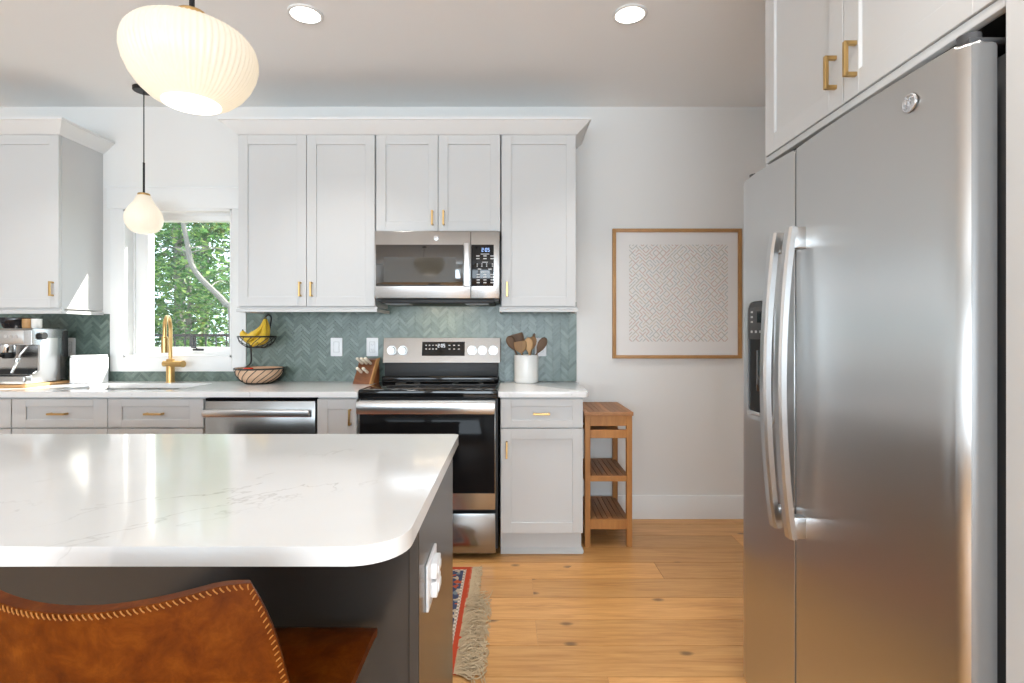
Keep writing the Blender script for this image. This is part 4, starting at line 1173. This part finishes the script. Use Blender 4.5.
for i, (x, y) in enumerate(DOWNLIGHTS):
    if y < 2: continue
    if x < -2: continue
    lb = 'round recessed ceiling light left, above the range side of the island' if x < 0 else 'round recessed ceiling light near the refrigerator cabinet'
    c = thing('ceiling_light', lb, 'ceiling light', (x, y, CEIL), 'recessed ceiling lights')
    bm = new(); lathe(bm, [(.068, CEIL), (.082, CEIL), (.082, CEIL - .005), (.078, CEIL - .008), (.068, CEIL - .007)], (x, y), 40); obj('trim_ring', bm, 'trim_paint', c)
    bm = new(); lathe(bm, [(0, CEIL - .003), (.069, CEIL - .003), (.069, CEIL - .001), (0, CEIL - .001)], (x, y), 40); obj('lens', bm, 'lens_lit', c)

# ------------------------------------------------------------------ rug
c = thing('runner_rug', 'red patterned runner rug with cream fringe between island and range', 'rug', (-1.4, 2.38, 0))
X0, X1, Y0, Y1 = -2.6, -.195, 1.93, 2.805
bm = new(); bands = [(0, 0), (.030, 1), (.044, 2), (.095, 1), (.108, 3)]
def rect(i): return [(X0 + i, Y0 + i), (X1 - i, Y0 + i), (X1 - i, Y1 - i), (X0 + i, Y1 - i)]
lev = [b[0] for b in bands]
V = [[bm.verts.new((x, y, .0085)) for x, y in rect(i)] for i in lev]
for k in range(len(lev) - 1):
    for q in range(4):
        f = bm.faces.new((V[k][q], V[k][(q + 1) % 4], V[k + 1][(q + 1) % 4], V[k + 1][q])); f.material_index = bands[k][1]
f = bm.faces.new(V[-1]); f.material_index = 3
D = [bm.verts.new((x, y, .0005)) for x, y in rect(0)]
for q in range(4): bm.faces.new((V[0][q], V[0][(q + 1) % 4], D[(q + 1) % 4], D[q]))
bm.faces.new(D)
rug = obj('pile', bm, ['rug_red', 'rug_dotted', 'rug_border', 'rug_field'], c)
bm = new()
for i in range(620):
    y = rnd.uniform(Y0, Y1); far = (y - Y0) / (Y1 - Y0)
    ln = rnd.uniform(.030, .055) if far > .62 else rnd.uniform(.045, .115)
    mess = .035 if far < .62 else .010
    dy1, dy2 = rnd.gauss(0, mess), rnd.gauss(0, mess * 1.5)
    z = rnd.uniform(.005, .022 if far < .62 else .008)
    tube(bm, catmull([(X1 - .010, y, .0065), (X1 + ln * .3, y + dy1 * .4, z), (X1 + ln * .7, y + dy1, z * rnd.uniform(.5, 1.6)), (X1 + ln, y + dy2, rnd.uniform(.003, .012))], 3), [.0021] * 7 + [.0020, .0018, .0012], 5)
o = obj('fringe', bm, 'fringe_cotton', c); o['kind'] = 'stuff'

# ------------------------------------------------------------------ leather counter stool
c = thing('counter_stool', 'cognac leather counter stool with stitched low back, tucked under the island', 'stool', (-.49, .85, 0))
def shell(u, v):
    """v 0..1 seat front to seat back, 1..2 up the backrest; u -1..1"""
    cx = -.490
    if v <= 1:
        hw = .238 - .006 * v
        y = 1.026 - .316 * v - .012 * (abs(u) ** 3) * (1 - v)
        z = .660 - .018 * v + .006 * u * u
        z -= .006 * ((.08 - v) / .08) ** 2 if v < .08 else 0
        return Vector((cx + u * hw, y, z))
    t = v - 1
    hw = .232 - .045 * t ** 1.6
    # bend from the seat into the back
    ang = min(1, t / .30)
    y = .710 - .075 * math.sin(ang * PI / 2) - .045 * max(0, (t - .15)) + .050 * u * u * min(1, t * 2)
    ztop = .922 + .026 * u * u * (1 - .25 * u * u)
    z = .642 + .006 * u * u * (1 - t) + (ztop - .642) * (t ** 1.15 * .9 + .1 * t)
    # round the top corners
    return Vector((cx + u * hw, y, z))
NU, NV = 28, 40
TH = .026
bm = new(); grid = []
def corner(u, v):
    # pull in the extreme corners so that they read as rounded
    if v > 1.86 and abs(u) > .86:
        return u, v
    return u, v
S = {}
for i in range(NU + 1):
    for j in range(NV + 1):
        u = -1 + 2 * i / NU; v = 2 * j / NV
        p = shell(u, v)
        S[i, j] = p
def nrm(i, j):
    a = S[min(i + 1, NU), j] - S[max(i - 1, 0), j]; b = S[i, min(j + 1, NV)] - S[i, max(j - 1, 0)]
    return a.cross(b).normalized()
# rounded top corners: shrink rows near the top edge
for i in range(NU + 1):
    u = -1 + 2 * i / NU
    for j in range(NV + 1):
        v = 2 * j / NV
        if v > 1.7:
            k = (v - 1.7) / .3
            S[i, j] = S[i, j] + Vector((-.010 * u * abs(u) * k ** 2.2, 0, 0))
            if abs(u) > .75: S[i, j].z -= .009 * ((abs(u) - .75) / .25) ** 2 * k
A = {}; B = {}
for i in range(NU + 1):
    for j in range(NV + 1):
        u = -1 + 2 * i / NU; v = 2 * j / NV
        e = min(1 - abs(u), v * .5 if v < 1 else 1, (2 - v)) ; th = TH * (.55 + .45 * min(1, e / .12))
        nn = nrm(i, j)
        A[i, j] = bm.verts.new(S[i, j] + nn * 0.0); B[i, j] = bm.verts.new(S[i, j] - nn * th * (1 if nn.z > -9 else 1))
for i in range(NU):
    for j in range(NV):
        bm.faces.new((A[i, j], A[i + 1, j], A[i + 1, j + 1], A[i, j + 1])); bm.faces.new((B[i, j], B[i, j + 1], B[i + 1, j + 1], B[i + 1, j]))
for i in range(NU):
    for j in (0, NV): bm.faces.new((A[i, j], A[i + 1, j], B[i + 1, j], B[i, j]))
for j in range(NV):
    for i in (0, NU): bm.faces.new((A[i, j], A[i, j + 1], B[i, j + 1], B[i, j]))
rim = [e for e in bm.edges if e.calc_face_angle(0) > R(55)]
bmesh.ops.bevel(bm, geom=rim, offset=.006, segments=3, affect='EDGES', profile=.5)
sh = obj('seat_shell', bm, 'leather_cognac', c, 60)
# stitching along the rim of the back
bm = new()
path = [(NU, j) for j in range(16, NV + 1)] + [(i, NV) for i in range(NU - 1, -1, -1)] + [(0, j) for j in range(NV - 1, 15, -1)]
line = []
for i, j in path:
    nn = nrm(i, j); p = S[i, j] + nn * .0008
    ii = min(max(i, 1), NU - 1); jj = min(j, NV - 1)
    q = S[ii, jj] - S[i, j]
    inn = q.normalized() * .0045 if q.length > 1e-6 else Vector()
    line.append(p + inn)
line = catmull(line, 4)
acc = 0; last = line[0]
for a, b in zip(line, line[1:]):
    acc += (b - a).length
    if acc > .0054:
        acc = 0; dirv = (b - a).normalized(); mid_ = (a + b) / 2
        nn = Vector((0, -1, 0)); sd = dirv.cross(nn).normalized()
        tube(bm, [mid_ - dirv * .0022 - sd * .0032, mid_ + nn * .0008, mid_ + dirv * .0022 + sd * .0032], .0009, 5)
obj('stitching', bm, 'stitch_thread', sh)
for sx in (-1, 1):
    for (ya, yb) in ((.96, 1.02), (.74, .64)):
        bm = new(); tube(bm, [(-.49 + sx * .15, ya, .618), (-.49 + sx * .20, yb, .0)], [.013, .010], 10); obj('leg', bm, 'black_metal', c)
bm = new()
q = [(-.49 - .186, 1.003, .18), (-.49 + .186, 1.003, .18), (-.49 + .186, .669, .18), (-.49 - .186, .669, .18)]
for a, b in zip(q, q[1:] + q[:1]): tube(bm, [a, b], .008, 8)
obj('footrest', bm, 'black_metal', c)
bm = new(); box(bm, -.49 - .17, -.49 + .17, .73, .97, .598, .612, .003); obj('seat_frame', bm, 'black_metal', c)

# ------------------------------------------------------------------ outside: deck, railing, trees
bm = new(); box(bm, -40, 30, WALL + .16, 60, -.7, -.6)
o = obj('ground', bm, 'leaf_dark', None); tag(o, 'green ground under the trees outside the window', 'ground'); o['kind'] = 'structure'
bm = new()
for i in range(17): box(bm, -9, 2, WALL + .17 + i * .14, WALL + .17 + i * .14 + .134, .02, .05)
o = obj('deck', bm, 'deck_boards', None); tag(o, 'grey boarded deck outside the window', 'deck'); o['kind'] = 'structure'
c = thing('deck_railing', 'thin dark metal railing of the deck outside the window', 'railing', (-4, 5.9, .05))
bm = new(); box(bm, -9, 2, 5.88, 5.92, 1.195, 1.225); obj('top_rail', bm, 'black_metal', c)
bm = new(); box(bm, -9, 2, 5.89, 5.91, .13, .155); obj('bottom_rail', bm, 'black_metal', c)
for i in range(7):
    bm = new(); x = -9 + i * 11 / 6; box(bm, x - .022, x + .022, 5.878, 5.922, .05, 1.20); obj('post', bm, 'black_metal', c)
bm = new()
for i in range(96): x = -8.94 + i * .114; box(bm, x - .006, x + .006, 5.894, 5.906, .15, 1.20)
o = obj('balusters', bm, 'black_metal', c); o['kind'] = 'stuff'

def tree(label, x, y, trunk, crown_c, crown_r, nl, leaf, m, seed, tr=.09):
    r = random.Random(seed)
    c = thing('tree', label, 'tree', (x, y, -.6), 'trees outside the window')
    bm = new(); P = catmull(trunk, 8); n = len(P)
    tube(bm, P, [tr * (1 - .6 * i / n) for i in range(n)], 10)
    C = Vector(crown_c); Rr = Vector(crown_r)
    cl = []
    for k in range(max(26, nl // 90)):
        while True:
            q = Vector((r.uniform(-1, 1), r.uniform(-1, 1), r.uniform(-1, 1)))
            if q.length < 1: break
        cl.append(C + Vector((q.x * Rr.x, q.y * Rr.y, q.z * Rr.z)))
    for k in cl[::3]:
        a = min(P, key=lambda p: (p - k).length + max(0, p.z - k.z) * 2)
        tube(bm, bez(a, (a + k) / 2 + Vector((0, 0, .25)), k, 5), [tr * .22, tr * .18, tr * .14, tr * .10, tr * .07, .006], 5)
    obj('trunk', bm, 'bark', c)
    bm = new()
    for i in range(nl):
        k = cl[r.randrange(len(cl))]
        p = k + Vector((r.gauss(0, .30), r.gauss(0, .30), r.gauss(0, .16)))
        s = leaf * r.uniform(.6, 1.3)
        nn = Vector((r.gauss(0, .6), r.gauss(0, .6), 1)).normalized(); u, w_ = frame_axes(nn)
        a = r.uniform(0, 2 * PI); u, w_ = u * math.cos(a) + w_ * math.sin(a), w_ * math.cos(a) - u * math.sin(a)
        bm.faces.new([bm.verts.new(q) for q in (p - u * s, p - u * s * .1 + w_ * s * .42, p + u * s - nn * s * .15, p - u * s * .1 - w_ * s * .42)])
    o = obj('foliage', bm, m, c); o['kind'] = 'stuff'
tree('leaning pale trunked tree nearest the window', -3.9, 7.6, [(-3.95, 7.6, -.6), (-4.0, 7.7, 1.4), (-4.16, 7.8, 1.68), (-4.65, 7.9, 2.15), (-4.84, 8.0, 2.65), (-5.06, 8.1, 3.6), (-5.2, 8.2, 5.2)], (-4.9, 8.9, 3.4), (1.7, .7, 1.7), 3200, .060, 'leaf_mid', 1, .055)
tree('dense dark green tree filling the middle of the window view', -7.2, 11.5, [(-7.2, 11.5, -.6), (-7.1, 11.5, 2), (-7.3, 11.6, 5), (-7.2, 11.6, 7)], (-7.0, 11.3, 3.2), (2.4, 1.3, 3.0), 6500, .075, 'leaf_dark', 2, .13)
tree('bushy mid green tree low behind the railing', -5.9, 9.6, [(-5.9, 9.6, -.6), (-5.85, 9.6, .6), (-5.8, 9.7, 1.8), (-5.9, 9.7, 2.8)], (-5.6, 9.6, 1.35), (1.7, .8, 1.1), 4200, .06, 'leaf_mid', 3, .07)
tree('yellowing tree at the upper right of the window view', -5.6, 11.8, [(-5.6, 11.8, -.6), (-5.65, 11.8, 2), (-5.6, 11.9, 5)], (-5.9, 11.8, 4.2), (.9, .8, .8), 1200, .08, 'leaf_gold', 4, .09)
tree('far thick green tree at the back of the window view', -9.5, 16.5, [(-9.5, 16.5, -.6), (-9.4, 16.5, 3), (-9.5, 16.6, 8)], (-9.4, 16.5, 3.6), (4.2, 1.6, 4.0), 9000, .13, 'leaf_mid', 5, .16)
